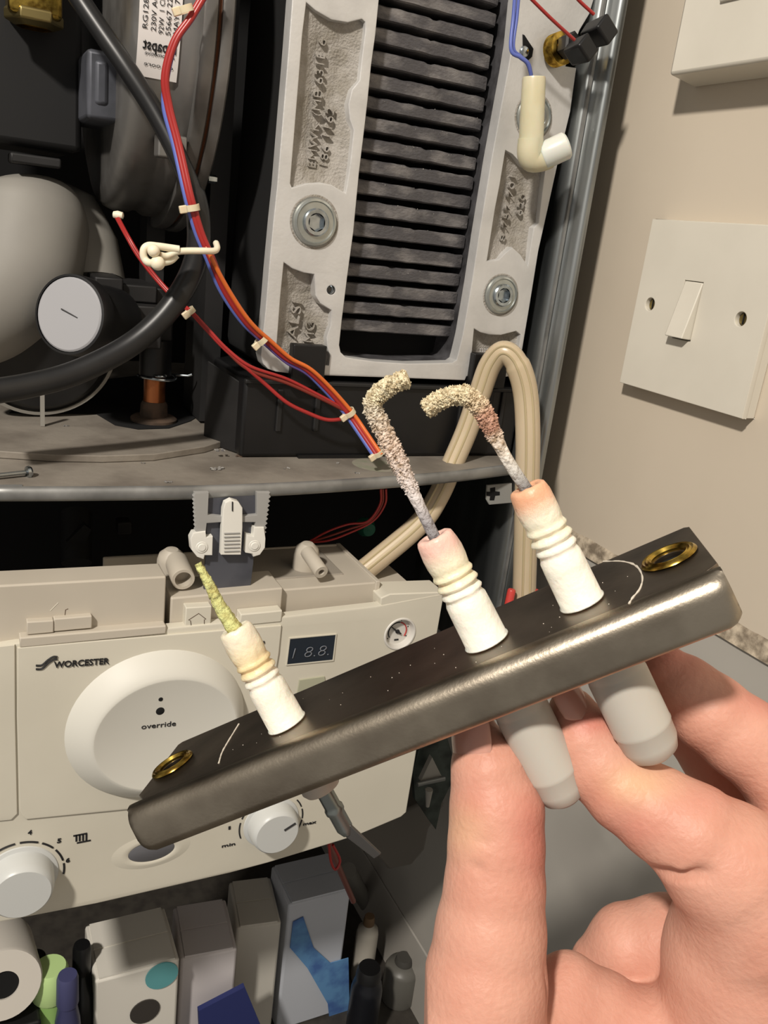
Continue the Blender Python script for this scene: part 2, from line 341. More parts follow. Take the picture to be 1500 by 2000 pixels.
pk3 = Z2([(1120, 648), (1150, 665), (1200, 720), (1290, 735), (1275, 850), (1262, 960)])+Z5([(1240, 100), (1215, 262), (1185, 215), (1150, 183), (1120, 205), (1090, 235), (1040, 242), (1075, 20)])+Z2([(1095, 800)])
pk4 = Z5([(985, 535), (1010, 550), (1050, 560), (1100, 562), (1165, 545), (1185, 560), (1172, 640), (1160, 690), (990, 690), (975, 640)])
hh = Z5([(368, 367)])[0]
hc = PY(hh[0], hh[1], YH)
plate('cast_frame', [L2(outer, YH), L2(win, YH), L2(pk1, YH), L2(pk2, YH), L2(pk3, YH), L2(pk4, YH), circ(hc.x, hc.z, .0021, 16)], frameY(YH), .009, M_cast, hx, bevel=.0007)
def bb(pts, Y): q = L2(pts, Y); xs = [a for a, b in q]; zs = [b for a, b in q]; return min(xs), max(xs), min(zs), max(zs)
for pk in (pk1, pk2, pk3, pk4):     # rough pocket floors, dished
    x0, x1, za, zb = bb(pk, YH); nx, nz = 40, 60; v = []
    for j in range(nz+1):
        for i in range(nx+1):
            u, w = i/nx, j/nz
            dep = .0028+.0042*min(1, 3.2*min(u, 1-u))*min(1, 3.5*min(w, 1-w))
            dep += noise.noise(Vector((u*9, w*20, x0*50)))*.0003
            v.append((x0-.001+(x1-x0+.002)*u, YH+dep, za-.001+(zb-za+.002)*w))
    MB().add(v, [(j*(nx+1)+i, j*(nx+1)+i+1, (j+1)*(nx+1)+i+1, (j+1)*(nx+1)+i) for j in range(nz) for i in range(nx)]).build('pocket_floor', M_castrough, hx, smooth=60)
# frame depth (box behind) and opening walls
wl2 = L2(win, YH); x0 = wl2[0][0]
mb = MB(); n = len(wl2)
for i in range(n):
    a, b = wl2[i], wl2[(i+1) % n]
    mb.add([(a[0], YH+.008, a[1]), (b[0], YH+.008, b[1]), (b[0], YH+.045, b[1]), (a[0], YH+.045, a[1])], [(0, 1, 2, 3)])
mb.build('opening_wall', M_inner, hx, smooth=60)
ol = L2(outer, YH); mb = MB(); n = len(ol)
for i in range(n):
    a, b = ol[i], ol[(i+1) % n]; k = lambda q: (q[0]+(.0015 if q[0] < .2 else -.0015), q[1])
    a, b = k(a), k(b)
    mb.add([(a[0], YH+.006, a[1]), (b[0], YH+.006, b[1]), (b[0], YH+.07, b[1]), (a[0], YH+.07, a[1])], [(0, 1, 2, 3)])
mb.build('body', M_void, hx, smooth=50)
# fins
YF = YH+.0095
gl = [-95, -50, -6, 38, 84, 129, 174, 214, 256, 297, 338, 379, 421, 462, 503, 541, 578, 613]
zl = [PY(738-.116*y, y, YF).z for y in gl]
zl.append(zl[-1]-(zl[-2]-zl[-1]))
for i in range(len(zl)-1):
    zt_, zb_ = zl[i]-.0026, zl[i+1]+.0005
    xa = PY(738-.116*gl[min(i, 17)], gl[min(i, 17)], YH).x-.0005; xb = .2447
    nx = 36; v = []; split = random.uniform(.4, .6)
    tf = (.0002 if i < len(zl)-2 else .002)
    for k in range(nx+1):
        u = k/nx; x = xa+(xb-xa)*u
        j1 = noise.noise(Vector((x*160, i*7, 0)))*.00045; j2 = noise.noise(Vector((x*140, i*7, 4)))*.0003
        if abs(u-split) < .025: j1 -= .0005
        yo = (.0004 if u > split else 0)+noise.noise(Vector((x*60, i*3, 9)))*.0006+(.0018*max(0, u-.93)/.07)+tf
        for (yy_, zz_) in ((YF+.022, zt_), (YF+.0012+yo, zt_+j1), (YF+yo, zt_-.0007+j1), (YF+yo, zb_+.0006+j2), (YF+.001+yo, zb_+j2), (YF+.022, zb_)): v.append((x, yy_, zz_))
    f = [(k*6+m_, k*6+(m_+1) % 6, (k+1)*6+(m_+1) % 6, (k+1)*6+m_) for k in range(nx) for m_ in range(6)]
    f += [tuple(range(6)), tuple(range(nx*6+5, nx*6-1, -1))]
    MB().add(v, f).build('fin', M_fin, hx, smooth=30)
    # powder flecks on the fin edge
    if 5 < i:
        mb = MB()
        for k in range(12):
            u = random.gauss(.5, .2); u = min(.95, max(.05, u)); x = xa+(xb-xa)*u; zz_ = zt_-abs(random.gauss(0, .0012)); r = random.uniform(.0001, .00028)
            if zz_ < zb_: continue
            mb.lathe([(0, r*.8), (r*.7, r*.5), (r*1.4, 0)], (x, YF+tf+.0002+(.0004 if u > split else 0), zz_), (random.uniform(-.4, .4), -1, random.uniform(-.4, .4)), 5)
        mb.build('powder_residue', M_residue, hx, kind='stuff')
MB().box((.165, YF+.018, CZ-.08), (.26, YF+.05, CZ+.16)).build('core', M_void, hx)
# bolts and washers
def bolt(px, py, R, rb, sunk=.001):
    c = PY(px, py, YH); w = MB().lathe([(rb, .0018), (R*.62, .0018), (R*.80, .0016), (R*.84, .0022), (R*.93, .0018), (R*.97, .0008), (R, -.001)], c, (0, -1, 0), 40).build('washer', M_washer, hx)
    b = MB().lathe([(rb*.64, .001), (rb*.66, .0034), (rb*.9, .0035), (rb, .0029), (rb, .001)], c, (0, -1, 0), 32).build('bolt_head', M_zinc, hx)
    mb = MB(); pr = []
    for k in range(12):
        a = 2*math.pi*k/12; rr = rb*(.68 if k % 2 else .56); pr.append(c+Vector((rr*math.cos(a), -.0034, rr*math.sin(a))))
    ctr = c+Vector((0, -.0006, 0))
    n = len(pr); low = [c+(p-c)*.92+Vector((0, .0026, 0)) for p in pr]
    mb.add(pr+low+[ctr], [(i, (i+1) % n, n+(i+1) % n, n+i) for i in range(n)]+[(n+i, n+(i+1) % n, 2*n) for i in range(n)])
    mb.build('socket', M_zinc, b, smooth=20)
    MB().lathe([(R*1.0, .00015), (R*1.05, .00025), (R*1.09, .00005)], c, (0, -1, 0), 40).build('seat_ring', M_castrough, hx)
bolt(614, 434, .0114, .0064); bolt(978, 576, .0104, .0060); bolt(1042, 228, .0106, .0060)
MB().lathe([(.0021, .0), (.0021, -.003), (.0018, -.0032), (.0021, -.0038), (.0018, -.0044), (.0021, -.005), (.0018, -.0056), (0, -.007)], hc, (0, -1, 0), 16).build('threaded_hole', M_zinc, hx)
# casting letters
def ht(s, a, b, h, dep, bold=-.012):
    A = PY(*a, YH+dep); B = PY(*b, YH+dep); text('raised_lettering', s, A, B, h, 0, M_castrough, hx, ext=.0012, off=.0001, bold=bold)
ht('EMWK (MB 631E 6', (615, 328), (636, 78), .0042, .0052)
ht('186 1162', (637, 325), (652, 212), .0042, .0056)
ht('ALSI', (577, 662), (589, 590), .0052, .0054)
ht('MG', (610, 668), (614, 628), .0052, .0054)
ht('8 757 701', (984, 472), (1006, 345), .0036, .0052)
ht('620', (1016, 422), (1025, 380), .0034, .0052)
# knurled boss in bottom right pocket
mb = MB()
for i in range(6):
    for j in range(4):
        q = PY(938+i*4.4, 682+j*4.2, YH+.004); mb.lathe([(0, .0008), (.0004, .0002), (.0005, 0)], q, (0, -1, 0), 5)
mb.build('knurled_patch', M_cast, hx, kind='stuff')
# slotted tab screw top right
ts = thing('tab_screw', 'small shiny screw in a dark keyhole slot beside the blue wire', 'screw', PY(1028, 98, YH))
plate('keyhole_slot', [L2(Z2([(1192, 148), (1200, 152), (1218, 180), (1238, 210), (1232, 245), (1205, 270), (1182, 255), (1182, 225), (1193, 200)]), YH)], frameY(YH-.0003), .0005, M_void, ts)
MB().lathe([(0, .0012), (.0018, .0011), (.0026, .0005), (.0028, 0)], PY(1024, 101, YH-.0003), (0, -1, 0), 20).build('screw_head', M_zinc, ts)
# ================================================================ sump under the exchanger
su = thing('condensate_sump', 'black plastic sump box under the heat exchanger standing on the tray', 'sump', PZ(700, 890, ZT))
YS = YH+.002
zbot = CZ+ZT+.0002; ztop = PY(770, 748, YS).z
xa = PY(470, 860, YS).x; xb = PY(1000, 880, YS).x
mb = MB().box((xa, YS, zbot), (xb, YS+.11, ztop))
mb.build('box', M_black, su, bevel=.002)
xl = PY(632, 700, YS-.006)
for (a, b) in [((573, 672), (632, 742)), ((926, 690), (985, 745))]:
    A = PY(*a, YH-.0035); B = PY(*b, YH-.0035)
    MB().box((A.x, YH-.0045, B.z-.004), (B.x, YH+.002, A.z)).build('clip_tab', M_black, su, bevel=.0006)
A = PY(425, 712, YS+.02); B = PY(470, 760, YS)
MB().hexa([(A.x-.002, YS+.03, zbot), (xa+.004, YS+.001, zbot), (xa+.004, YS+.004, zbot), (A.x-.002, YS+.033, zbot), (A.x-.002, YS+.03, A.z), (xa+.004, YS+.001, B.z), (xa+.004, YS+.004, B.z), (A.x-.002, YS+.033, A.z)]).build('side_flange', M_blacks, su, bevel=.0008)
for px in (548, 622, 905, 960, 985):
    p = PY(px, 760, YS); q = PY(px-6, 842, YS); MB().box((p.x-.0014, YS-.0016, q.z), (p.x+.0014, YS+.001, p.z)).build('rib', M_blacks, su, bevel=.0005)
for px in (590,):
    p = PY(px, 800, YS); MB().box((p.x-.0005, YS-.0022, zbot), (p.x+.045, YS+.001, zbot+.0016)).build('foot', M_black, su)
MB().box((xa, YS-.0022, ztop-.0028), (xb, YS+.001, ztop-.0005)).build('top_lip', M_blacks, su, bevel=.0006)
# ================================================================ fan
fa = thing('fan_housing', 'grey cast metal fan housing with a white rating label, top left', 'fan', PY(310, 400, .46))
xl_ = PY(226, 200, .44).x; xr_ = PY(378, 200, .41).x
cy, cz_, rr = .495, PY(300, 405, .47).z+.088, .092
prf = [(0, 0), (.082, 0), (.088, .0015), (.0905, .004), (rr, .008), (rr, (xr_-xl_)-.014), (rr-.0012, (xr_-xl_)-.011), (rr-.0012, (xr_-xl_)-.008), (rr+.001, (xr_-xl_)-.005), (rr+.001, xr_-xl_), (0, xr_-xl_)]
MB().lathe(prf, (xl_, cy, cz_), (1, 0, 0), 96).build('volute', M_fan, fa, smooth=50)
MB().lathe([(.05, 0), (.098, 0), (.0985, .001), (.0985, .0055), (.097, .0065), (.05, .0065)], (xr_, cy, cz_), (1, 0, 0), 96).build('inlet_flange', M_fan, fa)
MB().lathe([(.05, 0), (.0965, 0), (.0965, .0012), (.05, .0012)], (xr_+.0065, cy, cz_), (1, 0, 0), 96).build('rusty_seam', M_rust, fa)
MB().lathe([(.05, 0), (.099, 0), (.0995, .001), (.0995, .0045), (.098, .0055), (.05, .0055)], (xr_+.0077, cy, cz_), (1, 0, 0), 96).build('back_flange', M_fan, fa)
for a in (-38,):
    a = math.radians(a); MB().box((xr_-.014, cy-.098*math.cos(a)-.004, cz_+.098*math.sin(a)-.006), (xr_-.001, cy-.098*math.cos(a)+.006, cz_+.098*math.sin(a)+.004)).build('lug', M_fan, fa, bevel=.001)
b = PY(409, 349, .43); MB().lathe([(0, .004), (.0018, .004), (.002, .003), (.002, 0)], (xr_+.0132, b.y, b.z), (1, 0, 0), 6).build('nut', M_zinc, fa)
# motor shoulder at left of the volute
A = PY(170, 92, .44); B = PY(214, 238, .44)
MB().box((A.x, .44, B.z), (xl_+.004, .50, A.z)).box((A.x+.003, .439, B.z+.006), (xl_-.003, .445, A.z-.004)).build('motor_end', mat('bluish_steel', (92, 94, 102), .5, .4, col2=(70, 72, 78), scale=40), fa, bevel=.002)
# label, bent on the volute: param by angle and x
def vol(x, ang, off=.0): return Vector((x, cy-(rr+off)*math.cos(ang), cz_+(rr+off)*math.sin(ang)))
def angat(px, py):   # find x, angle on the volute under a pixel
    d_ = Vector(ray(px, py)); o_ = Vector(O); a_ = d_.y**2+d_.z**2; b_ = 2*((o_.y-cy)*d_.y+(o_.z-cz_)*d_.z); c_ = (o_.y-cy)**2+(o_.z-cz_)**2-rr*rr
    D = b_*b_-4*a_*c_
    t = (-b_-math.sqrt(max(D, 0)))/(2*a_); p = o_+d_*t
    return p.x, math.atan2(p.z-cz_, cy-p.y)
lx0, la0 = angat(264, 145); lx1, la1 = angat(344, 162); la0 = (la0+la1)/2; la1 = la0+.62
mb = MB(); v = []
for i in range(17):
    a = la0+(la1-la0)*i/16
    for x in (lx0, lx1): v.append(vol(x, a, .0003))
for i in range(17):
    a = la0+(la1-la0)*i/16
    for x in (lx0, lx1): v.append(vol(x, a, -.0001))
f = [(2*i, 2*i+1, 2*i+3, 2*i+2) for i in range(16)]+[(34+2*i, 34+2*i+2, 34+2*i+3, 34+2*i+1) for i in range(16)]
f += [(2*i, 2*i+2, 36+2*i, 34+2*i) for i in range(16)]+[(2*i+1, 35+2*i, 37+2*i, 2*i+3) for i in range(16)]+[(0, 34, 35, 1), (32, 33, 67, 66)]
lab = mb.add(v, f).build('rating_label', M_paper, fa)
def labtext(s, u, a0, a1, h, flip=False, bold=0.0, m=None):
    "text line running up the label: u 0..1 across, a0..a1 angles from the label foot"
    cu = bpy.data.curves.new('t', 'FONT'); cu.body = s; cu.offset = bold; cu.resolution_u = 2
    o = bpy.data.objects.new('t', cu); sc.collection.objects.link(o)
    me = bpy.data.meshes.new_from_object(o.evaluated_get(bpy.context.evaluated_depsgraph_get())); bpy.data.objects.remove(o)
    xs = [q.co.x for q in me.vertices]; x0_, w_ = min(xs), max(xs)-min(xs)
    for q in me.vertices:
        t = (q.co.x-x0_)/w_; yy_ = q.co.y/.73*h
        if flip:
            q.co = vol(lx0+(lx1-lx0)*(u+t*(a1)), la0+a0-(-yy_)/rr, .0006)
        else:
            q.co = vol(lx0+(lx1-lx0)*u-yy_, la0+a0+(a1-a0)*t, .0006)
    newobj('printed_line', me, m or M_ink, lab)
labtext('RG128/1300-36', .20, .20, .47, .0022)
labtext('230V AC 50Hz', .40, .195, .44, .0022)
labtext('92W  1 Cl H', .58, .19, .36, .0022)
labtext('55667 22530', .75, .19, .40, .0022)
labtext('MAY 8 718 644 36', .93, .20, .50, .0022)
# maker's mark (mirrored upside down in the photo) and small lines
labtext('mpapst', .92, .118, -.80, .0044, flip=True, bold=.02)
labtext('Automotive', .9, .095, -.72, .0018, flip=True)
labtext('ce  oore', .88, .05, -.7, .0018, flip=True)
# ================================================================ left: valve body, cap, collar
va = thing('diverter_valve', 'pale grey plastic valve body with big round cap behind the black hose', 'valve', PY(100, 700, .47))
body = [PY(60, 300, .50), PY(65, 400, .47), PY(40, 470, .455), PY(0, 540, .445), PY(-40, 600, .445)]
c = PY(90, 500, .47)
mb = MB().tube(spline([PY(55, 352, .50), PY(58, 400, .495), PY(50, 470, .485), PY(30, 545, .475), PY(-30, 590, .47), PY(-90, 610, .47)], 8), [.0001, .010, .016, .0195, .0215, .023, .0243, .0255, .0265, .0275, .0282, .029]+[.0295]*29, 40, flat=1)
mb.build('body', M_greyp, va, smooth=60)
MB().tube([PY(110, 360, .52), PY(130, 400, .515), PY(150, 480, .51), PY(165, 560, .50)], [.004, .016, .022, .022], 32).build('shoulder', M_greyp, va, smooth=60)
cc = PY(134, 614, .425); vd = Vector(ray(134, 612)).normalized(); ax = (-vd*.77+Vector((-.62, 0, .10))).normalized()
MB().lathe([(0, 0), (.0164, 0), (.0172, -.0006), (.0174, -.003)], cc, ax, 48).build('round_cap', M_cap, va)
MB().lathe([(.0175, -.0002), (.0186, -.0004), (.0190, -.002), (.0190, -.008), (.0178, -.0085), (.0178, -.034), (.0, -.034)], cc, ax, 48).build('collar', M_blackd, va)
sd_ = ax.cross(Vector((0, 0, 1))).normalized()*-1; MB().tube([cc+ax*.0001-sd_*.004+Vector((0, 0, .002)), cc+ax*.0001+sd_*.005-Vector((0, 0, .001))], .0003, 6).build('cap_mark', M_blacks, va)
A = PY(185, 535, .47); B = PY(300, 690, .47)
MB().box((A.x-.002, .455, B.z), (A.x+.012, .50, A.z)).box((A.x+.012, .46, PY(250, 590, .46).z), (A.x+.030, .50, PY(250, 555, .46).z)).box((A.x+.013, .45, PY(250, 680, .45).z), (A.x+.031, .50, PY(250, 595, .45).z)).box((A.x+.03, .465, B.z+.002), (A.x+.040, .50, A.z-.004)).build('valve_block', M_blacks, va, bevel=.001)
# pump housing: black disc with pale rim
pu = thing('pump_housing', 'round black pump housing with pale lower rim above the tray', 'pump', PY(90, 785, .45))
pc = PY(88, 690, .46); px_ = Vector((.1, -1, -.25)).normalized()
MB().lathe([(0, 0), (.030, 0), (.034, -.003), (.034, -.02), (0, -.02)], pc, px_, 64).build('drum', M_blackd, pu)
MB().lathe([(.0342, -.002), (.036, -.002), (.0365, -.004), (.0355, -.006), (.0342, -.006)], pc, px_, 64).build('rim', M_greyp, pu)
p = PY(83, 790, .45); MB().box((p.x-.001, p.y, CZ+ZP+.0002), (p.x+.001, p.y+.002, p.z+.006)).build('prop', M_greyp, pu)
# brass piece at top left
bf = thing('brass_fitting', 'brass fitting block at the top left corner of the picture', 'brass fitting', PY(50, 20, .45))
A = PY(15, 26, .45); B = PY(92, 2, .45)
MB().box((A.x, .445, A.z+.0005), (A.x+.022, .47, A.z+.03)).build('block', M_brass, bf, bevel=.002)
MB().lathe([(.011, 0), (.0125, .001), (.0125, .005), (.008, .007)], (A.x+.011, .455, A.z+.004), (0, 0, -1), 6).build('hex_nut', M_brassdull, bf, bevel=.0006)
# dark box upper left
dk = thing('black_control_box', 'large matt black box filling the upper left of the boiler', 'control box', PY(60, 300, .5))
A = PY(-60, -40, .47); B = PY(160, 300, .47)
MB().box((A.x-.05, .47, B.z), (B.x, .56, A.z+.05)).build('box', mat('matt_black', (12, 12, 13), .7), dk, bevel=.003)
A = PY(20, 305, .468); B = PY(120, 330, .468)
MB().box((A.x, .468, B.z), (B.x, .49, A.z+.002)).build('side_lug', M_blacks, dk, bevel=.001)
# copper stub
cp = thing('copper_stub', 'short copper pipe with wire clip on a corroded round flange', 'pipe', PZ(300, 825, ZP))
b = PZ(300, 822, ZP); b.z = CZ+ZP+.0002; H = PY(300, 735, b.y).z-b.z
MB().lathe([(0, 0), (.0125, 0), (.0125, .0015), (.011, .0026), (.0075, .003), (.0072, .009), (.0062, .011), (0, .011)], b, (0, 0, 1), 40).build('flange', M_corr, cp)
MB().lathe([(.0058, .010), (.0058, H+.001), (0, H+.001)], b, (0, 0, 1), 32).build('pipe', M_copper, cp)
MB().lathe([(.0065, H), (.0085, H+.001), (.0085, H+.02), (.0, H+.02)], b, (0, 0, 1), 32).build('socket', M_black, cp)
ct = [b+Vector((math.cos(a)*.010+.001, math.sin(a)*.010, H+.0004*math.sin(2*a))) for a in np.linspace(-3.4, .5, 30)]+[b+Vector((.018, .0, H+.001)), b+Vector((.020, -.001, H+.002))]
MB().tube(ct, .0008, 8).build('spring_clip', M_zinc, cp)
MB().tube([b+Vector((math.cos(a)*.003+.001, -.0085+math.sin(a)*.0025, H+.002)) for a in np.linspace(0, 5.6, 20)], .0006, 8).build('clip_loop', M_zinc, cp)
# ================================================================ hoses
hp = [(120, -60, .42), (150, -10, .418), (190, 50, .413), (245, 130, .406), (300, 215, .40), (345, 300, .394), (378, 380, .389), (388, 440, .388), (384, 500, .388), (360, 560, .388), (312, 625, .386), (245, 680, .384), (150, 727, .38), (60, 752, .376), (-60, 772, .37)]
tag(MB().tube(spline([PY(*q) for q in hp], 8), [.0042]*48+[.0052]*65, 20).build('black_hose', M_blackd, None, smooth=60), 'thick black rubber hose curving down in front of the fan to left', 'hose')
ch = thing('condensate_hose', 'cream translucent ribbed hose looped in an arch beside the casing', 'hose', PY(1020, 1160, .375))
hp = [PY(1022, 1240, .365), PY(1024, 1150, .366), PY(1028, 1000, .368), PY(1031, 860, .370), PY(1026, 765, .374), PY(1008, 708, .378), PY(983, 688, .383), PY(958, 712, .388), PY(938, 765, .391), (PY(912, 840, .393)), PY(884, 905, .393), PY(858, 965, .390), PY(820, 1022, .386), PY(735, 1095, .385), PY(690, 1130, .385)]
hs = spline(hp, 8); R = [.0068]*40+[.0062]*73; R = R[:len(hs)]
MB().tube(hs, R, 28).build('hose_wall', M_hose, ch, smooth=60)
for k in (-.15, .45):
    off = []
    for i, p in enumerate(hs):
        t = (hs[min(i+1, len(hs)-1)]-hs[max(0, i-1)]).normalized(); vw = (Vector(O)-p).normalized(); sd = t.cross(vw).normalized(); fw = sd.cross(t).normalized()
        if fw.dot(vw) < 0: fw = -fw
        off.append(p+sd*R[i]*k+fw*R[i]*math.sqrt(1-k*k)*.96)
    MB().tube(off, .0011, 8, flat=.5).build('moulded_rib', M_hosestripe, ch, smooth=60)
ht_ = thing('hose_tail', 'red plastic hose ends under the cream hose behind the bracket', 'hose tail', PY(1003, 1185, .36))
for px in (1000, 1046):
    p = PY(px, 1150, .362); MB().lathe([(0, 0), (.0020, .0004), (.0024, .001), (.0024, .022)], p, (-.05, 0, -1), 16).build('red_end', mat('red_cap', (196, 66, 60), .35), ht_)
# ================================================================ wires
def wire(pts, r, m, parent, k=8, name='wire'): return MB().tube(spline([PY(*q) if isinstance(q, tuple) else q for q in pts], k), r, 10).build(name, m, parent, smooth=60)
wh = thing('wiring_harness', 'long bundle of red, orange and blue wires crossing to the tray', 'wires', PY(735, 890, .37))
base = [(410, -30, .388), (372, 34, .388), (340, 82, .389), (322, 149, .390), (329, 209, .390), (348, 284, .387), (368, 373, .382), (378, 411, .381), (392, 457, .381), (411, 502, .381), (440, 569, .383), (481, 629, .385), (523, 668, .387), (560, 700, .388), (600, 722, .388), (642, 762, .388), (682, 808, .386), (708, 845, .380), (737, 888, .372)]
def offs(dx, dy=0, dY=0, extra=None):
    o = []
    for i, (x, y, Y) in enumerate(base):
        e = extra(i) if extra else 0
        o.append((x+dx+e, y+dy, Y+dY))
    return o
wire(offs(-2, 0, 0), .0012, M_red, wh); wire(offs(4, 0, -.0006), .0011, M_red, wh); 
wire(offs(-5, 0, .0012, lambda i: (9 if i < 4 else -3)), .0012, M_blue, wh)
wire([(x+(1 if i < 10 else 8), y, Y+(.0022 if i < 9 else -.0018)) for i, (x, y, Y) in enumerate(base)], .0010, M_orange, wh)
wire(offs(0, 0, .001, lambda i: (0 if i < 10 else -5)), .0010, M_brownw, wh)
wire(offs(0, 8, .001, lambda i: (0 if i < 12 else -1)), .0008, M_violet, wh)
def tie(px, py, Y, ang, r=.0033, w=.0026, parent=None, m=None):
    c = PY(px, py, Y); a = math.radians(ang); ax = Vector((math.sin(a), 0, -math.cos(a)))
    mm = m or M_tie
    t = MB().lathe([(r*.85, -w/2), (r, -w/2), (r, w/2), (r*.85, w/2), (r*.85, -w/2)], c, ax, 20).build('cable_tie', mm, parent)
    sd = ax.cross(Vector((0, 1, 0))).normalized()
    h = c+sd*(r+.0008)*-1
    e = .0016
    MB().prism([h+ax*e+sd*e, h+ax*e-sd*e, h-ax*e-sd*e, h-ax*e+sd*e], (0, -.0022, 0)).build('tie_head', mm, t, bevel=.0004)
for q in [(362, 18, .388, 25), (375, 406, .381, 15), (511, 664, .387, 45), (682, 806, .386, 38), (738, 884, .373, 35)]: tie(*q, parent=wh)
w2 = thing('red_wire_pair', 'thin red wire pair running behind the black hose to the sump', 'wires', PY(560, 740, .39))
for (o1, r) in ((0, .0010), (1, .0009)):
    wire([(228, 425, .44), (248, 462, .43), (270, 500, .425), (305, 545, .42), (345, 588, .412), (372, 609, .405), (402, 642, .400), (440, 682, .396), (486, 722, .392)]+([(560, 742+6, .390), (620, 775, .388), (676, 803, .387)] if o1 else [(520, 752, .392), (560, 786, .390), (600, 806, .389), (640, 820, .388), (680, 817, .387)]), r, M_red if o1 == 0 else M_brownw, w2)
wire([(228+3, 425, .439), (251, 462, .429), (274, 500, .424), (309, 545, .419), (349, 588, .411), (375, 609, .404), (406, 642, .399), (444, 682, .395), (490, 716, .391), (560, 740, .390), (620, 770, .388), (676, 800, .387)], .0008, M_red, w2)
tie(372, 607, .4045, 40, r=.0022, parent=w2); 
MB().lathe([(0, .003), (.0015, .0025), (.002, 0), (.0015, -.002), (0, -.0025)], PY(230, 420, .44), (1, -.5, 0), 16).build('end_grip', M_cream, w2)
w3 = thing('lower_red_wires', 'thin red wires hanging in the dark gap below the tray', 'wires', PY(650, 1055, .39))
for i, (d1, d2) in enumerate([(0, 0), (8, 6), (-10, -4)]):
    wire([(748+d2, 955, .385), (746+d2, 985, .388), (722+d2, 1018, .39), (680, 1034+d1, .395), (640, 1048+d1, .40), (600, 1060, .405)], .0006, M_red if i else M_brownw, w3)
w4 = thing('under_boiler_wire', 'red wire loop dangling below the right end of control panel', 'wire', PY(655, 1690, .36))
wire([(642, 1640, .40), (646, 1680, .40), (655, 1698, .40), (664, 1680, .40), (650, 1650, .40)], .0009, M_red, w4)
wire([(640, 1640, .42), (660, 1690, .44), (690, 1760, .46)], .0022, mat('brown_pipe', (120, 70, 60), .5), w4)
# white twist tie holding the hose and harness
tt = thing('twist_tie', 'knotted cream plastic tie looped round the wires and black hose', 'twist tie', PY(330, 500, .375))
wire([(422, 475, .384), (424, 484, .379), (418, 490, .376), (395, 490, .374), (365, 490, .374), (345, 492, .374), (325, 500, .374), (312, 498, .373)], [.0014]*57, M_cream, tt, name='strap')
wire([(350, 487, .3735), (330, 484, .374), (308, 481, .374), (290, 480, .374), (281, 488, .374), (282, 504, .374), (295, 514, .373), (330, 510, .3755), (345, 498, .3755)], .0016, M_cream, tt, name='loop')
for (x, y, r) in [(300, 490, .0026), (308, 514, .0030)]:
    MB().lathe([(0, r)]+[(r*math.sin(t), r*math.cos(t)) for t in np.linspace(.2, 2.9, 10)]+[(0, -r)], PY(x, y, .3715), (0, 0, 1), 20).build('knob', M_cream, tt)
# ================================================================ elbow probe with blue wire
ep = thing('elbow_connector', 'cream translucent elbow tube with blue wire entering its open top', 'connector', PY(1040, 320, .375))
YE = .378
c1, c2 = PY(1043, 150, YE), PY(1036, 300, YE)
d_ = (c1-c2)
MB().lathe([(.0042, 0), (.0053, .0), (.0056, .001), (.0060, .6*d_.length), (.0060, d_.length-.001), (.0060, d_.length), (.0045, d_.length), (.0042, .004)], c1, -d_, 28).build('vertical_tube', M_nylon, ep)
MB().tube(spline([PY(1036, 272, YE), PY(1034, 298, YE), PY(1040, 311, YE), PY(1060, 309, YE-.001), PY(1072, 304, YE-.002)], 6), [.0061]*25, 24).build('bend', M_nylon, ep, smooth=60)
e1, e2 = PY(1056, 307, YE-.001), PY(1108, 283, YE-.006)
MB().lathe([(.0059, 0), (.0066, .001), (.0066, (e2-e1).length-.001), (.0058, (e2-e1).length), (0, (e2-e1).length)], e1, e2-e1, 28).build('side_tube', M_nylonw, ep)
wire([PY(1008, -40, YE), PY(1003, 30, YE), PY(998, 96, YE-.002), PY(1016, 112, YE-.003), PY(1030, 124, YE-.003), PY(1037, 146, YE-.002), PY(1038, 165, YE)], .0009, M_blue, ep, name='blue_wire')
wire([PY(1016, -40, YE), PY(1010, 30, YE), PY(1003, 92, YE-.001), PY(1017, 110, YE-.001), PY(1032, 124, YE-.001), PY(1038, 145, YE-.001)], .0008, M_blue, ep, name='blue_wire')
# ================================================================ sensor with black plug
sp_ = thing('brass_sensor', 'brass threaded sensor with black plug and two thin red wires', 'sensor', PY(1100, 100, .39))
b0 = PY(1082, 100, .399); ax = (PY(1150, 75, .375)-b0).normalized()
prf = [(0, 0)]
for i in range(9): prf += [(.0070, .0008*i), (.0077, .0008*i+.0004)]
prf += [(.0058, .0074), (.0045, .0075), (.0045, .010), (0, .010)]
MB().lathe(prf, b0, ax, 28).build('threaded_body', M_brass, sp_)
MB().lathe([(0, .008), (.0056, .008), (.0060, .009), (.0060, .014), (.005, .015), (0, .015)], b0, ax, 6).build('hex_collar', M_blacks, sp_)
for (c, s) in [((1132, 95), .0062), ((1168, 60), .0066)]:
    q = PY(*c, .378); a = ax; bdir = a.cross(Vector((0, 1, 0))).normalized(); cdir = a.cross(bdir)
    MB().hexa([q-a*s*1.2-bdir*s*.9-cdir*s*.6, q+a*s-bdir*s-cdir*s*.7, q+a*s+bdir*s*.7-cdir*s*.7, q-a*s*1.2+bdir*s*.6-cdir*s*.6,
               q-a*s*1.1-bdir*s*.9+cdir*s*.6, q+a*s*.9-bdir*s+cdir*s*.7, q+a*s*.9+bdir*s*.7+cdir*s*.7, q-a*s*1.1+bdir*s*.6+cdir*s*.6]).build('plug', M_black, sp_, bevel=.0012)
wire([PY(1020, -20, .372), PY(1075, 35, .372), PY(1122, 78, .373)], .0008, M_red, sp_, name='red_wire')
wire([PY(1105, -30, .372), PY(1130, 0, .372), PY(1160, 28, .371)], .0008, M_red, sp_, name='red_wire')
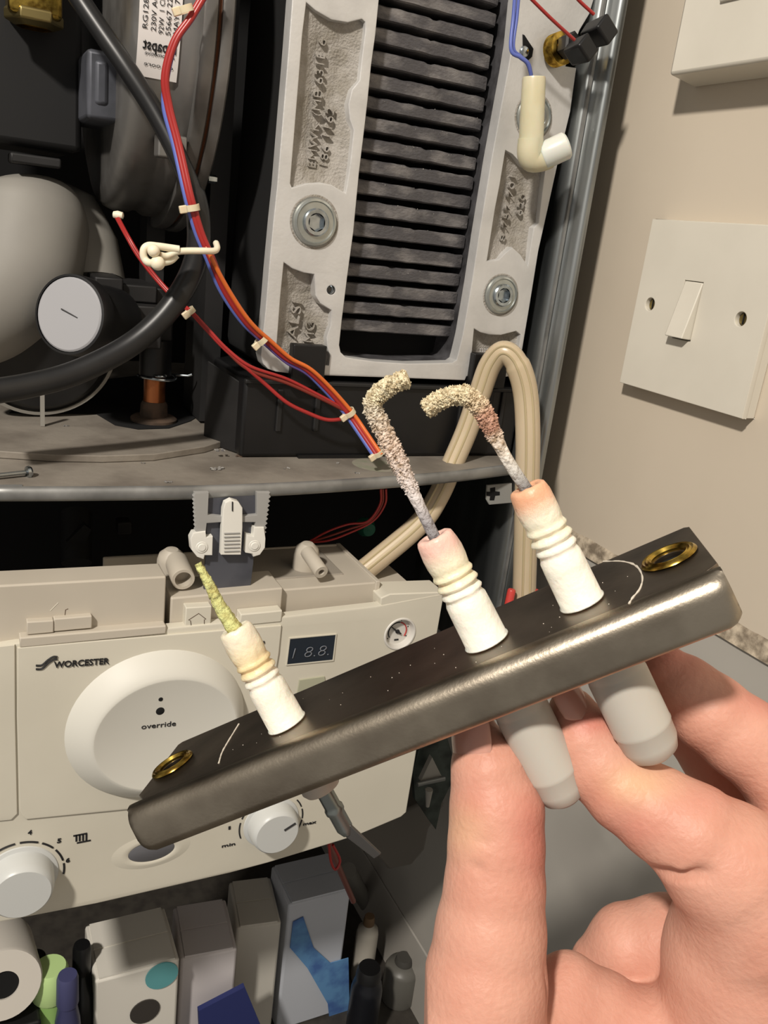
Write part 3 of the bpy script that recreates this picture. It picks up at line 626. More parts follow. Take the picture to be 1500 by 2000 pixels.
# ================================================================ control panel
cpn = thing('control_panel', 'cream control panel with display, pressure gauge, two knobs and round dish', 'control panel', PY(400, 1700, .36))
def S(dx, dy, l, s=.37333): return [(dx+x*s, dy+y*s) for x, y in l]
# main face: right section and lower strip as one body behind the door
fc = [(-80, 1268), (0, 1262), (30, 1257), (553, 1205), (736, 1184), (868, 1160), (817, 1449), (794, 1587), (784, 1596), (706, 1629), (667, 1642), (523, 1686), (448, 1706), (187, 1766), (0, 1802), (-80, 1818)]
p9 = PY(781, 1238, YP)
plate('fascia', [L2(fc, YP), circ(p9.x, p9.z, .0084, 40)], frameY(YP), .006, M_panel, cpn, bevel=.001)
MB().prism([PY(x, y, YP+.0062) for x, y in [(-80, 1285), (30, 1275), (840, 1175), (790, 1560), (700, 1615), (448, 1690), (0, 1785), (-80, 1800)]], (0, .05, 0)).build('housing_body', M_panel2, cpn)
dr = [(34, 1266), (180, 1253), (418, 1233), (550, 1222), (545, 1275), (536, 1330), (530, 1400), (524, 1500), (500, 1553), (245, 1582), (50, 1601), (42, 1592), (38, 1582), (33, 1400)]
door = plate('door', [L2(dr, YP-.0012)], frameY(YP-.0012), .0015, M_panel, cpn, bevel=.0005)
dl = [(-80, 1272), (29, 1260), (30, 1400), (34, 1590), (22, 1602), (-80, 1612)]
plate('left_flap', [L2(dl, YP-.001)], frameY(YP-.001), .0015, M_panel, cpn, bevel=.0005)
# raised dished circle
a_ = PY(125, 1420, YP); b_ = PY(474, 1395, YP); t_ = PY(300, 1269, YP); u_ = PY(270, 1557, YP)
dc = Vector(((a_.x+b_.x)/2, YP-.0012, (t_.z+u_.z)/2)); dR = (b_.x-a_.x)/2; dRz = (t_.z-u_.z)/2
mb = MB(); v = []; N_ = 64; prf = [(1.0, 0), (.985, .0010), (.96, .0024), (.92, .0044), (.88, .0062), (.84, .0078), (.80, .0090), (.77, .0096), (.755, .0096), (.74, .0094), (0.0, .0094)]
for r_, h_ in prf:
    for k in range(N_):
        g_ = h_/.0100; ex = r_ if r_ < .3 else 1-(1-r_)*.9; ez = r_ if r_ < .3 else 1-(1-r_)*1.12
        th = 2*math.pi*k/N_; v.append((dc.x+.0024*g_+dR*ex*math.cos(th), dc.y-h_, dc.z+dRz*ez*math.sin(th)))
mb.add(v, [(i*N_+k, i*N_+(k+1) % N_, (i+1)*N_+(k+1) % N_, (i+1)*N_+k) for i in range(len(prf)-1) for k in range(N_)])
dish = mb.build('raised_dish', M_dish, door, smooth=60)
YD = dc.y-.0094
for (x, y, r) in [(314, 1366, .0009), (313, 1389, .0017)]:
    MB().lathe([(0, .0003), (r*.8, .0003), (r, .0001), (r*1.3, -.0001)], PY(x, y, YD), (0, -1, 0), 20).build('indicator_hole', M_void, door)
text('lettering', 'override', PY(276, 1424, YD), PY(343, 1417, YD), .0027, 0, M_ink, door, off=.0001, bold=0)
Yd = YP-.0014
text('lettering', 'WORCESTER', PY(105, 1304, Yd), PY(213, 1296, Yd), .0030, 0, M_ink, door, off=.0002, bold=.015)
def ribbon(pts, w, Y, m, parent, name='emblem_stroke'):
    P = spline([PY(x, y, Y) for x, y in pts], 6); return MB().tube(P, w, 6, flat=1).build(name, m, parent)
for dy in (0, 7):
    ribbon([(70, 1300+dy), (82, 1299+dy), (94, 1289+dy*.9), (104, 1283+dy*.8), (112, 1283+dy*.6)], .00042, Yd-.0001, M_ink, door)
text('lettering', 's', PY(508, 1257, Yd), PY(517, 1256, Yd), .0018, 0, M_ink, door, off=.0002, bold=.02)
# display
dq = [(566, 1247), (655, 1239), (649, 1288), (560, 1297)]
dp = plate('display', [L2(dq, YP)], frameY(YP-.0003), .0008, M_disp, cpn)
text('display_digits', '1 8.8.', PY(570, 1286, YP-.0006), PY(641, 1279, YP-.0006), .0060, 0, M_seg, dp, off=.0002, bold=-.028, shear=.15)
bz = MB()
q4 = [PY(x, y, YP) for x, y in dq]; qo = [PY(x, y, YP) for x, y in [(564, 1245), (657, 1237), (651, 1290), (558, 1299)]]
for i in range(4):
    j = (i+1) % 4; e_ = Vector((0, -.0006, 0)); bz.hexa([q4[i], q4[j], qo[j], qo[i], q4[i]+e_, q4[j]+e_, qo[j]+e_, qo[i]+e_])
bz.build('display_bezel', M_panel, dp)
plate('button', [L2([(584, 1327), (633, 1320), (638, 1350), (578, 1362)], YP)], frameY(YP-.0008), .002, M_btn, cpn, bevel=.0003)
# gauge
gg = PY(781, 1238, YP)
ga = MB().lathe([(0, -.003), (.0072, -.003), (.0074, -.001), (.0082, .0006), (.0088, .0006), (.0092, 0)], gg, (0, -1, 0), 48).build('gauge', M_gdial, cpn)
def arc(c, r, a0, a1, w, m, parent, Yo, name, n=16): return MB().tube([Vector((c.x+r*math.cos(a), Yo, c.z+r*math.sin(a))) for a in np.linspace(math.radians(a0), math.radians(a1), n)], w, 6).build(name, m, parent)
Yg = YP+.0028
arc(gg, .0052, -35, 75, .00035, M_redink, ga, Yg, 'red_arc'); arc(gg, .0052, 80, 215, .0003, M_ink, ga, Yg, 'dial_scale')
MB().tube([Vector((gg.x+.0018, Yg-.0006, gg.z-.0012)), gg+Vector((-.0001, .0022, 0)), Vector((gg.x-.005, Yg-.0006, gg.z+.004))], [.0005, .0006, .0002], 6).build('needle', M_ink, ga)
MB().lathe([(0, .0008), (.001, .0006), (.0012, 0)], Vector((gg.x, Yg, gg.z)), (0, -1, 0), 16).build('needle_hub', M_ink, ga)
for a in (75, 20, -30, 215, 150): MB().lathe([(0, .0002), (.0004, 0)], Vector((gg.x+.0063*math.cos(math.radians(a)), Yg+.0001, gg.z+.0063*math.sin(math.radians(a)))), (0, -1, 0), 8).build('dial_mark', M_ink, ga)
MB().box((gg.x-.0012, Yg-.0001, gg.z-.0052), (gg.x+.0012, Yg+.0002, gg.z-.0044)).build('dial_mark', M_ink, ga)
# knobs
def knob(px, py, R, H, ptr):
    c = PY(px, py, YP)
    k = MB().lathe([(R*1.14, 0), (R*1.12, .0006), (R*1.0, .001), (R*.96, H*.7), (R*.90, H*.93), (R*.84, H), (0, H)], c, (0, -1, 0), 56).build('knob', M_knob, cpn)
    if ptr is not None:
        a = math.radians(ptr); MB().tube([c+Vector((R*.3*math.cos(a), -H-.0001, R*.3*math.sin(a))), c+Vector((R*.8*math.cos(a), -H-.0001, R*.8*math.sin(a)))], .0006, 6).build('pointer_mark', M_ink, k)
    return c, k
c, k1 = knob(40, 1712, .0145, .012, None)
for (a0, a1) in [(118, 96), (90, 66), (60, 42), (36, 14), (8, -10)]: arc(c, .0188, a0, a1, .0005, M_ink, cpn, YP-.0001, 'scale_arc')
for s, (x, y) in [('4', (54, 1630)), ('5', (111, 1646)), ('6', (128, 1684))]: text('scale_number', s, PY(x, y, YP), PY(x+8, y-1, YP), .0024, 0, M_ink, cpn, off=.0002, bold=.02)
c, k2 = knob(530, 1606, .0132, .010, 28)
for (a0, a1) in [(200, 168), (160, 130), (40, 22), (16, -4), (-8, -30)]: arc(c, .0172, a0, a1, .0004, M_ink, cpn, YP-.0001, 'scale_arc')
text('lettering', 'min', PY(433, 1655, YP), PY(459, 1650, YP), .0018, 0, M_ink, cpn, off=.0002, bold=.01)
text('lettering', 'max', PY(592, 1612, YP), PY(617, 1607, YP), .0018, 0, M_ink, cpn, off=.0002, bold=.01)
text('lettering', '1', PY(446, 1620, YP), PY(450, 1619, YP), .0020, 0, M_ink, cpn, off=.0002)
# radiator symbol
mb = MB()
for i in range(4):
    p = PY(149+i*6.5, 1643-i*.8, YP); mb.box((p.x-.0004, YP-.0003, p.z), (p.x+.0004, YP, p.z+.0036))
a = PY(143, 1630, YP); b = PY(170, 1627, YP); mb.box((a.x, YP-.0003, b.z-.0004), (b.x, YP, b.z+.0003))
a = PY(150, 1647, YP); b = PY(177, 1643, YP); mb.box((a.x, YP-.0003, a.z-.0001), (b.x, YP, a.z+.0006))
mb.build('radiator_symbol', M_ink, cpn)
# oval lens with raised brow
p = PY(296, 1662, YP); mb = MB(); v = []; N_ = 40
prf = [(1.0, .0001), (.92, .0005), (.0, .0004)]
for r_, h_ in prf:
    for k in range(N_): th = 2*math.pi*k/N_; v.append((p.x+.0112*r_*math.cos(th), p.y-h_, p.z+.0058*r_*math.sin(th)))
mb.add(v, [(i*N_+k, i*N_+(k+1) % N_, (i+1)*N_+(k+1) % N_, (i+1)*N_+k) for i in range(len(prf)-1) for k in range(N_)])
mb.build('oval_lens', mat('lens_grey', (96, 96, 100), .3), cpn, smooth=60)
mb = MB(); v = []
prf = [(1.7, 0), (1.35, .0005), (1.12, .0007), (1.0, .0002)]
for r_, h_ in prf:
    for k in range(N_): th = 2*math.pi*k/N_; v.append((p.x+.0112*r_*math.cos(th), p.y-h_, p.z+.0058*r_*math.sin(th)))
mb.add(v, [(i*N_+k, i*N_+(k+1) % N_, (i+1)*N_+(k+1) % N_, (i+1)*N_+k) for i in range(len(prf)-1) for k in range(N_)])
mb.build('lens_surround', M_panel, cpn, smooth=60)
# upper housing behind the fascia: left ledge block
def slab(name, px, Yf, Yb, zb_px, m, parent, bevel=.0008):
    "front top edge along pixels px at depth Yf, flat top back to Yb, down to pixel line"
    P = [PY(x, y, Yf) for x, y in px]; zlo = PY(*zb_px, Yf).z
    mb = MB(); n = len(P)
    for i in range(n-1):
        a, b = P[i], P[i+1]
        mb.hexa([(a.x, Yf, zlo), (b.x, Yf, zlo), (b.x, Yb, zlo), (a.x, Yb, zlo), (a.x, Yf, a.z), (b.x, Yf, b.z), (b.x, Yb, b.z), (a.x, Yb, a.z)])
    return mb.build(name, m, parent, bevel=bevel)
slab('upper_ledge', [(-80, 1148), (325, 1126)], YP+.004, YP+.020, (100, 1262), M_panel2, cpn)
A = PY(333, 1158, YP+.003); B = PY(552, 1212, YP+.003)
slab('mid_ledge', [(334, 1168), (553, 1148)], YP+.006, YP+.028, (400, 1240), M_panel2, cpn)
slab('ledge_step', [(52, 1215), (105, 1212)], YP+.0005, YP+.006, (60, 1240), M_panel2, cpn, .0005)
slab('ledge_step', [(105, 1209), (180, 1203)], YP+.001, YP+.006, (130, 1232), M_panel2, cpn, .0005)
slab('ledge_lip', [(38, 1246), (325, 1222)], YP-.001, YP+.006, (60, 1264), M_panel2, cpn, .0006)
slab('ledge_lip', [(470, 1200), (552, 1192)], YP-.0005, YP+.006, (500, 1220), M_panel, cpn, .0006)
slab('latch_plate', [(363, 1187), (414, 1184)], YP+.001, YP+.007, (380, 1235), M_panel, cpn, .0005)
for pts in ([(375, 1232), (372, 1212), (368, 1211), (388, 1198), (402, 1209), (399, 1210), (399, 1230)], [(98, 1193), (114, 1177)], [(108, 1211), (126, 1209), (128, 1191), (133, 1189)]):
    MB().tube([PY(x, y, YP+(.001 if pts[0][0] > 300 else .004)) for x, y in pts], .00018, 6).build('moulded_arrow', M_corr if pts[0][0] != 98 else M_panel, cpn)
# right box of the housing: top visible
YR = YP+.010
zb = PY(736, 1137, YR).z; tp = [(PY(490, 1154, YR).x, YR), (PY(736, 1137, YR).x, YR)]
xL, xR = PY(490, 1154, YR).x, PY(738, 1137, YR).x
bk = PZ(691, 1062, zb-CZ).y
MB().hexa([(xL, YR, zb-.02), (xR, YR, zb-.02), (xR, bk, zb-.02), (xL, bk, zb-.02), (xL, YR, zb), (xR, YR, zb), (xR, bk, zb), (xL, bk, zb)]).build('terminal_cover', M_panel2, cpn, bevel=.0008)
MB().box((xL-.06, bk-.002, zb-.02), (xR-.001, bk+.0, zb+.0008)).build('rear_wall', M_panel2, cpn, bevel=.0006)
MB().box((xR-.0015, YR-.001, zb-.02), (xR+.001, bk, zb+.001)).build('side_wall', M_panel2, cpn, bevel=.0004)
MB().box((xL-.002, YR+.012, zb-.004), (xR-.014, bk-.003, zb+.0008)).build('raised_lid', mat('lid_plastic', (150, 143, 132), .5), cpn, bevel=.0006)
for (a, b, r, rr_) in [((600, 1078), (628, 1118), .0036, .0016), ((345, 1098), (358, 1132), .0054, .0038)]:
    A = PY(*a, YR+.018); B = PY(*b, YR+.001)
    L_ = (B-A).length
    MB().lathe([(0, 0), (r, 0), (r, L_*.97), (r*.95, L_), (rr_, L_), (rr_, L_-.006), (0, L_-.006)], A, B-A, 28).build('screw_boss', M_panel2, cpn)
    A = PY(*a, YR+.018)
for (x, y) in [(600, 1066), (335, 1078)]:
    p = PY(x, y, YR+.022); MB().lathe([(0, .006), (.003, .0056), (.0058, .003), (.0066, 0), (.0066, -.01)], (p.x, p.y, p.z-.004), (0, -.1, 1), 24).build('dome', M_panel2, cpn)
# right top flange of the fascia
MB().prism([PY(x, y, YP+.0005) for x, y in [(744, 1168), (762, 1160), (868, 1156), (866, 1168), (744, 1188)]], (0, .016, 0)).build('top_flange', M_panel, cpn, bevel=.0006)
# ================================================================ latch between tray and panel
lt = thing('tray_latch', 'white plastic latch clip, tray shade coloured into its cheeks, with serrated sides under the tray', 'latch', PY(450, 1160, .35))
YL = .352
plate('slate_tongue', [L2([(408, 968), (502, 968), (495, 1100), (488, 1158), (430, 1160), (398, 1158), (402, 1085), (404, 1020)], YL+.003)], frameY(YL+.003), .002, M_slate, lt, bevel=.0003)
def serr(x0, y0, x1, y1, n, amp):
    o = []
    for i in range(n*2+1):
        t = i/(n*2); o.append((x0+(x1-x0)*t+(amp if i % 2 else 0), y0+(y1-y0)*t))
    return o
lo_ = [(380, 962), (408, 962), (406, 1006), (434, 1009), (434, 1020), (404, 1022), (402, 1040), (380, 1042)]+serr(384, 1040, 380, 966, 9, -3)
ro_ = [(502, 962), (528, 962)]+serr(526, 966, 516, 1044, 9, 4)+[(498, 1042), (499, 1020), (472, 1020), (472, 1009), (502, 1006)]
plate('left_cheek', [L2(lo_, YL)], frameY(YL), .003, M_clipshade, lt, bevel=.0003)
plate('right_cheek', [L2(ro_, YL)], frameY(YL), .003, M_clipshade, lt, bevel=.0003)
plate('left_foot', [L2([(378, 1041), (402, 1038), (403, 1050), (416, 1048), (415, 1085), (400, 1085), (398, 1093), (385, 1088), (374, 1074), (372, 1052)], YL-.001)], frameY(YL-.001), .005, M_clipw, lt, bevel=.0005)
plate('right_foot', [L2([(496, 1030), (516, 1030), (519, 1052), (518, 1070), (508, 1084), (495, 1088), (493, 1082), (480, 1080), (482, 1044), (495, 1048)], YL-.001)], frameY(YL-.001), .005, M_clipw, lt, bevel=.0005)
for (x, y) in [(394, 1069), (497, 1066)]: MB().lathe([(0, .0006), (.0016, .0006), (.0018, .0002), (.0026, .0002), (.0028, 0)], PY(x, y, YL-.0012), (0, -1, 0), 20).build('pivot', M_clipw, lt)
plate('thumb_slide', [L2([(434, 1030), (436, 995), (440, 982), (452, 976), (466, 980), (474, 992), (474, 1030), (471, 1084), (432, 1084)], YL-.002)], frameY(YL-.002), .004, M_clipw, lt, bevel=.0005)
for k in range(6): a = PY(438, 1042+k*7, YL-.0022); b = PY(468, 1041+k*7, YL-.0022); MB().tube([a, b], .0004, 6).build('grip_ridge', M_clipshade, lt)
MB().tube([PY(454, 980, YL-.0022), PY(454, 998, YL-.0022)], .0003, 6).build('slide_seam', M_blacks, lt)
# ================================================================ things in the gap and below the boiler
pb = thing('pipe_bracket', 'dark folded steel bracket with cross-shaped slot beside the cream hose', 'bracket', PY(965, 1000, .38))
plate('tab', [L2([(952, 948), (1000, 944), (1000, 982), (956, 986), (950, 975)], YC)], frameY(YC), .0015, mat('grey_tab', (150, 150, 146), .5), pb, bevel=.0003)
plate('cross_slot', [L2([(960, 955), (970, 953), (970, 961), (979, 962), (979, 969), (970, 970), (968, 979), (959, 979), (960, 971), (953, 970), (953, 962), (960, 962)], YC-.0016)], frameY(YC-.0001), .0002, M_void, pb)
gb = thing('gas_cock', 'grey steel valve bracket with a pale tap hanging below the panel corner', 'valve', PY(850, 1560, .42))
def pp(name, pts, Y, t, m, par): return plate(name, [L2(pts, Y)], frameY(Y), t, m, par, bevel=.0004)
pp('bracket_plate', S(400, 1300, [(1130, 400), (1260, 340), (1300, 480), (1290, 620), (1240, 720), (1210, 860), (1180, 820), (1100, 700), (1090, 560)]), .41, .004, mat('dark_steel', (70, 78, 74), .4, .6, col2=(40, 44, 42), scale=70), gb)
pp('pale_lever', S(400, 1300, [(1190, 480), (1230, 560), (1250, 600), (1130, 605)]), .400, .004, M_greyp, gb)
MB().tube([PY(815, 1532, .398), PY(868, 1520, .398)], .0016, 12).build('crossbar', mat('bar_steel', (120, 122, 120), .4, .5), gb)
MB().tube([PY(838, 1542, .396), PY(835, 1575, .396)], [.0026, .0012], 14).build('tap_stem', M_greyp, gb)
ud = thing('underside_duct', 'dark grey pipe cover below the right corner of the boiler', 'cover', PY(760, 1650, .45))
MB().prism([PY(x, y, .43) for x, y in [(690, 1625), (800, 1580), (840, 1560), (870, 1570), (838, 1620), (830, 1660), (805, 1690), (760, 1700)]], (0, .03, 0)).build('cover', mat('dark_grey_cover', (84, 80, 74), .6), ud, bevel=.002)
gp = thing('gap_pipe', 'dim pipe and fittings inside the black gap under the tray', 'pipe', PY(150, 1080, .45))
MB().tube([PY(150, 1000, .47), PY(150, 1100, .45)], .008, 16).build('pipe', M_blacks, gp)
MB().prism([PY(x, y, .45) for x, y in [(130, 1060), (165, 1025), (178, 1035), (150, 1098), (128, 1085)]], (0, .005, 0)).build('lever', M_blacks, gp)
MB().box((PY(230, 1045, .46).x, .46, PY(230, 1045, .46).z), (PY(258, 1020, .46).x, .47, PY(258, 1020, .46).z)).build('fitting', M_blacks, gp, bevel=.001)
pe = PY(715, 1030, .44)
MB().lathe([(0, .006), (.004, .005), (.006, 0), (.005, -.005), (0, -.006)], pe, (0, -1, 0), 20).build('green_cap', mat('green_cap', (20, 96, 74), .5), gp)
# inner dark enclosure behind/below the tray
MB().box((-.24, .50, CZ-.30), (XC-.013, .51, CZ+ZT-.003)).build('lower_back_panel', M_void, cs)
# worktop items: boxes and bottles standing in a jumble
zc = CZ+ZC
def stand(px, py, Y): return PY(px, py, Y)
def carton(label, x0, x1, ytop, Y, dep, m, yaw=0, cat='carton'):
    a = PY(x0, ytop, Y); b = PY(x1, ytop, Y); w = b.x-a.x; c = Vector(((a.x+b.x)/2, Y+dep/2, zc)); h = (a.z+b.z)/2-zc
    t = thing('carton', label, cat, c, 'cartons on the worktop'); R_ = Matrix.Translation(c)@Matrix.Rotation(yaw, 4, 'Z')
    def bx(a_, b_):
        mb = MB().box(a_, b_); mb.v = [tuple(R_@Vector(q)) for q in mb.v]; return mb
    bx((-w/2, -dep/2, .0005), (w/2, dep/2, h)).build('body', m, t, bevel=.002)
    bx((-w/2+.003, -dep/2+.001, h-.0002), (w/2-.003, -.001, h+.0012)).build('flap', m, t); bx((-w/2+.003, .001, h-.0002), (w/2-.003, dep/2-.001, h+.0008)).build('flap', m, t)
    return t, bx, w, h
def bottle(label, px, ytop, Y, r, m, mc, neck=.5, cat='bottle'):
    a = PY(px, ytop, Y); h = a.z-zc; c = Vector((a.x, Y, zc+.0005)); t = thing('bottle', label, cat, c, 'bottles on the worktop')
    MB().lathe([(0, 0), (r*.95, 0), (r, .003), (r, h*.72), (r*.9, h*.80), (r*neck, h*.86), (r*neck, h*.88)], c, (0, 0, 1), 28).build('body', m, t, smooth=50)
    MB().lathe([(r*neck*1.1, h*.875), (r*neck*1.15, h*.88), (r*neck*1.1, h-.003), (r*neck*.95, h), (0, h)], c, (0, 0, 1), 24).build('cap', mc, t)
    return t
W_ = lambda n, c, r=.5: mat(n, c, r)
t, bx, w, h = carton('white carton with a teal dot and dark hole on its front', 185, 350, 1895, 0.4440, .05, W_('white_card', (222, 218, 208)))
def disc(px, py, Y, r, m, par, name): MB().lathe([(0, .0006), (r, .0006), (r, -.0002)], PY(px, py, Y), (0, -1, 0), 24).build(name, m, par)
disc(316, 1905, 0.4436, .011, W_('teal_print', (96, 160, 164)), t, 'teal_dot'); disc(283, 1975, 0.4436, .010, W_('dark_print', (60, 56, 52)), t, 'dark_opening')
t, bx, w, h = carton('white lilac-faced carton with navy corner print', 362, 468, 1862, 0.4588, .05, W_('lilac_card', (206, 200, 200)), yaw=-.1)
MB().prism([PY(x, y, 0.4440) for x, y in [(388, 1975), (478, 1928), (512, 2010), (500, 2060), (392, 2060)]], (0, .004, 0)).build('navy_print', W_('navy_card', (44, 52, 104)), t)
carton('cream carton between the lilac carton and blue pack', 474, 556, 1806, 0.4884, .05, W_('cream_card', (206, 202, 192)), yaw=-.15)
t, bx, w, h = carton('white and sky-blue pack standing right of the cream carton', 566, 684, 1752, 0.4921, .045, W_('pack_white', (196, 200, 208)))
MB().prism([PY(x, y, 0.4914) for x, y in [(572, 1800), (592, 1790), (612, 1850), (645, 1880), (680, 1870), (684, 2060), (650, 2060), (640, 1960), (600, 1890), (566, 1850)]], (0, -.0006, 0)).build('blue_print', mat('blue_print', (104, 152, 200), .5, col2=(76, 110, 170), scale=60), t)
bottle('slim pale green bottle third from the left on worktop', 98, 1888, 0.4440, .011, W_('green_liquid', (150, 190, 110)), W_('green_lid', (190, 220, 150)), .9)
bottle('black bottle left of the white carton with teal dot', 160, 1846, 0.4588, .012, W_('black_bottle', (20, 22, 22), .3), M_black, 0.4440)
bottle('short navy bottle between the green and the black bottle', 132, 1905, 0.4329, .0085, W_('navy_bottle', (60, 62, 96), .4), W_('navy_lid', (70, 72, 110)), .7)
bottle('dark brown bottle beside the white roll at far left', 68, 1870, 0.4736, .014, W_('brown_bottle', (56, 46, 42), .3), M_blacks, .5)
bottle('black bottle below the pale sloping pipe', 722, 1890, 0.4588, .013, W_('jet_bottle', (16, 18, 24), .3), M_black, .7)
bottle('grey bottle in shade beside the thumb', 790, 1870, 0.4884, .016, W_('grey_bottle', (100, 98, 92), .4), W_('grey_lid', (70, 68, 64)), 0.4440)
bottle('pale narrow bottle right of the blue pack', 722, 1790, 0.5180, .010, W_('pale_bottle', (190, 184, 172), .4), W_('tan_lid', (120, 96, 70)), 0.4440)
# white roll with dark core lying at far left, on a dark box
rl = thing('paper_roll', 'white paper roll with dark core facing out at the far left', 'roll', PY(8, 1960, 0.4440))
p = PY(8, 1925, 0.4329)
MB().lathe([(.0085, 0), (.021, 0), (.022, -.002), (.022, -.05), (0, -.05), (0, -.002), (.0085, -.002), (.0085, 0)], p, (.05, -1, .35), 36).build('roll', W_('roll_paper', (206, 200, 190), .8), rl)
MB().lathe([(0, -.0015), (.0085, -.0015)], p, (.05, -1, .35), 24).build('core', M_void, rl)
bx0 = thing('black_box', 'low black box under the white paper roll at far left', 'box', (p.x, 0.4588, zc))
MB().box((p.x-.05, 0.4255, zc+.0005), (p.x+.02, 0.4884, p.z-.028)).build('body', M_black, bx0, bevel=.002)
# sloping pale pipe
pi = thing('waste_pipe', 'pale sloping waste pipe under the right corner of the boiler', 'pipe', PY(700, 1740, .6))
MB().tube([PY(680, 1700, .56), PY(735, 1800, .60), PY(775, 1880, .66)], .0075, 16).build('pipe', M_greyp, pi)
MB().tube([PY(728, 1788, .594), PY(742, 1812, .608)], .0095, 16).build('coupling', M_greyp, pi)
# ================================================================ electrode bracket, held in the hand
Rb = np.array([[0.8797, -0.45, -0.1539], [-0.4103, -0.8817, 0.2329], [-0.2405, -0.1417, -0.9603]])
ob = np.array([-.0562, .0648, .1802])
RWb = RW@Rb; OB = O+RW@ob            # columns: u (long), n (up), w (front)
MBk = Matrix.Identity(4)
for r in range(3):
    for c_ in range(3): MBk[r][c_] = RWb[r][c_]
MBk.translation = Vector(OB)
def LB(s, t, q): return MBk@Vector((s, t, q))       # local: s along, t up, q to the front
def lray(px, py):                                    # view ray in bracket coordinates
    o_ = RWb.T@(O-OB); d_ = RWb.T@ray(px, py); return o_, d_
def Lq(px, py, q): o_, d_ = lray(px, py); return Vector(o_+d_*(q-o_[2])/d_[2])
def Lt(px, py, t): o_, d_ = lray(px, py); return Vector(o_+d_*(t-o_[1])/d_[1])
br = thing('electrode_bracket', 'shiny folded steel bracket carrying three white ceramic electrodes, held by the hand', 'bracket', LB(.066, 0, -.015))
LBK = .132; WB = .0323
S1, S2, S3 = .0376, .0855, .1063; QC = -.0135
rg = [Lt(1307, 1090, 0), Lt(338, 1495, 0)]
# top plate with ring holes: local 2D (s, -q)
mt = MBk@Matrix(((1, 0, 0, 0), (0, 0, 1, 0), (0, -1, 0, 0), (0, 0, 0, 1)))  # (s, a, h) -> s, t=h, q=-a
fl = Lt(350, 1451, 0); frr = Lt(1340, 1028, 0)
out = [(.004, .0038), (LBK-.003, .0038), (LBK, .006), (frr.x+.0005, -frr.z-.001), (frr.x-.0005, -frr.z), (fl.x+.001, -fl.z), (fl.x, -fl.z-.001), (.0008, .0075)]
def clipw(p): return p
plate('top_plate', [out]+[circ(r_.x, -r_.z, .0030, 24) for r_ in rg], mt, .0012, M_brkt, br, bevel=.0002)
# bend + flange swept along s
Rr = .0042; prf = [(-.0042, 0)]
for a in np.linspace(0, 90, 9): prf.append((-Rr+Rr*math.sin(math.radians(a)), -Rr+Rr*math.cos(math.radians(a))))
prf += [(0.0002, -.0085), (0, -.0098), (-.0006, -.0104), (-.0012, -.0098), (-.0012, -Rr)]
for a in np.linspace(90, 0, 7): prf.append((-Rr+(Rr-.0012)*math.sin(math.radians(a)), -Rr+(Rr-.0012)*math.cos(math.radians(a))))
v = []; n = len(prf); st = np.concatenate([[0, .0006, .0015, .003], np.linspace(.006, LBK-.006, 40), [LBK-.003, LBK-.0015, LBK-.0006, LBK]])
for s_ in st:
    edge = min(s_, LBK-s_); sh = .0016*max(0, 1-edge/.003)**2
    for q_, t_ in prf: v.append(LB(s_, t_+(sh if t_ < -.006 else -sh*.1), q_-sh*(.5 if q_ > -.002 else 0)))
f = [(i*n+k, i*n+(k+1) % n, (i+1)*n+(k+1) % n, (i+1)*n+k) for i in range(len(st)-1) for k in range(n)]+[tuple(range(n)), tuple(range(len(st)*n-1, (len(st)-1)*n-1, -1))]
MB().add(v, f).build('front_flange', mat('bracket_bend', (176, 166, 150), .33, 1, col2=(146, 136, 122), scale=60, bump=.05, bscale=1500), br, smooth=60)
for r_, R_ in ((rg[0], .0058), (rg[1], .0052)):
    c_ = LB(r_.x, .0002, r_.z); nn = LB(r_.x, 1, r_.z)-LB(r_.x, 0, r_.z)
    prf = [(R_*.60, -.0014), (R_*.60, .0003), (R_*.66, .0007), (R_*.71, .0004), (R_*.77, .0008), (R_*.83, .0005), (R_*.90, .0007), (R_*.97, .0004), (R_, .0001)]
    MB().lathe(prf, c_, nn, 40).build('brass_eyelet', M_brass, br)
    MB().lathe([(0, -.0013), (R_*.61, -.0013)], c_, nn, 20).build('eyelet_bore', M_void, br)
for pts in ([(1178, 1096), (1215, 1096), (1242, 1105), (1254, 1125), (1250, 1148), (1236, 1166), (1228, 1178)], [(466, 1414), (450, 1440), (434, 1468), (427, 1490)]):
    P = []
    for x, y in pts: q_ = Lt(x, y, .0001); P.append(LB(q_.x, .0, q_.z))
    P = spline(P, 10); R_ = [.00022+.00014*noise.noise(p*900) for p in P]; MB().tube(P, R_, 6).build('scratch_line', M_scratch, br)
mb = MB()
for k in range(36):
    s_, q_ = random.uniform(.02, LBK-.006), random.uniform(-.026, -.005); r_ = random.uniform(.00006, .00014)
    mb.lathe([(0, r_), (r_, 0)], LB(s_, 0, q_), LB(s_, 1, q_)-LB(s_, 0, q_), 5)
mb.build('dust_specks', M_scratch, br, kind='stuff')
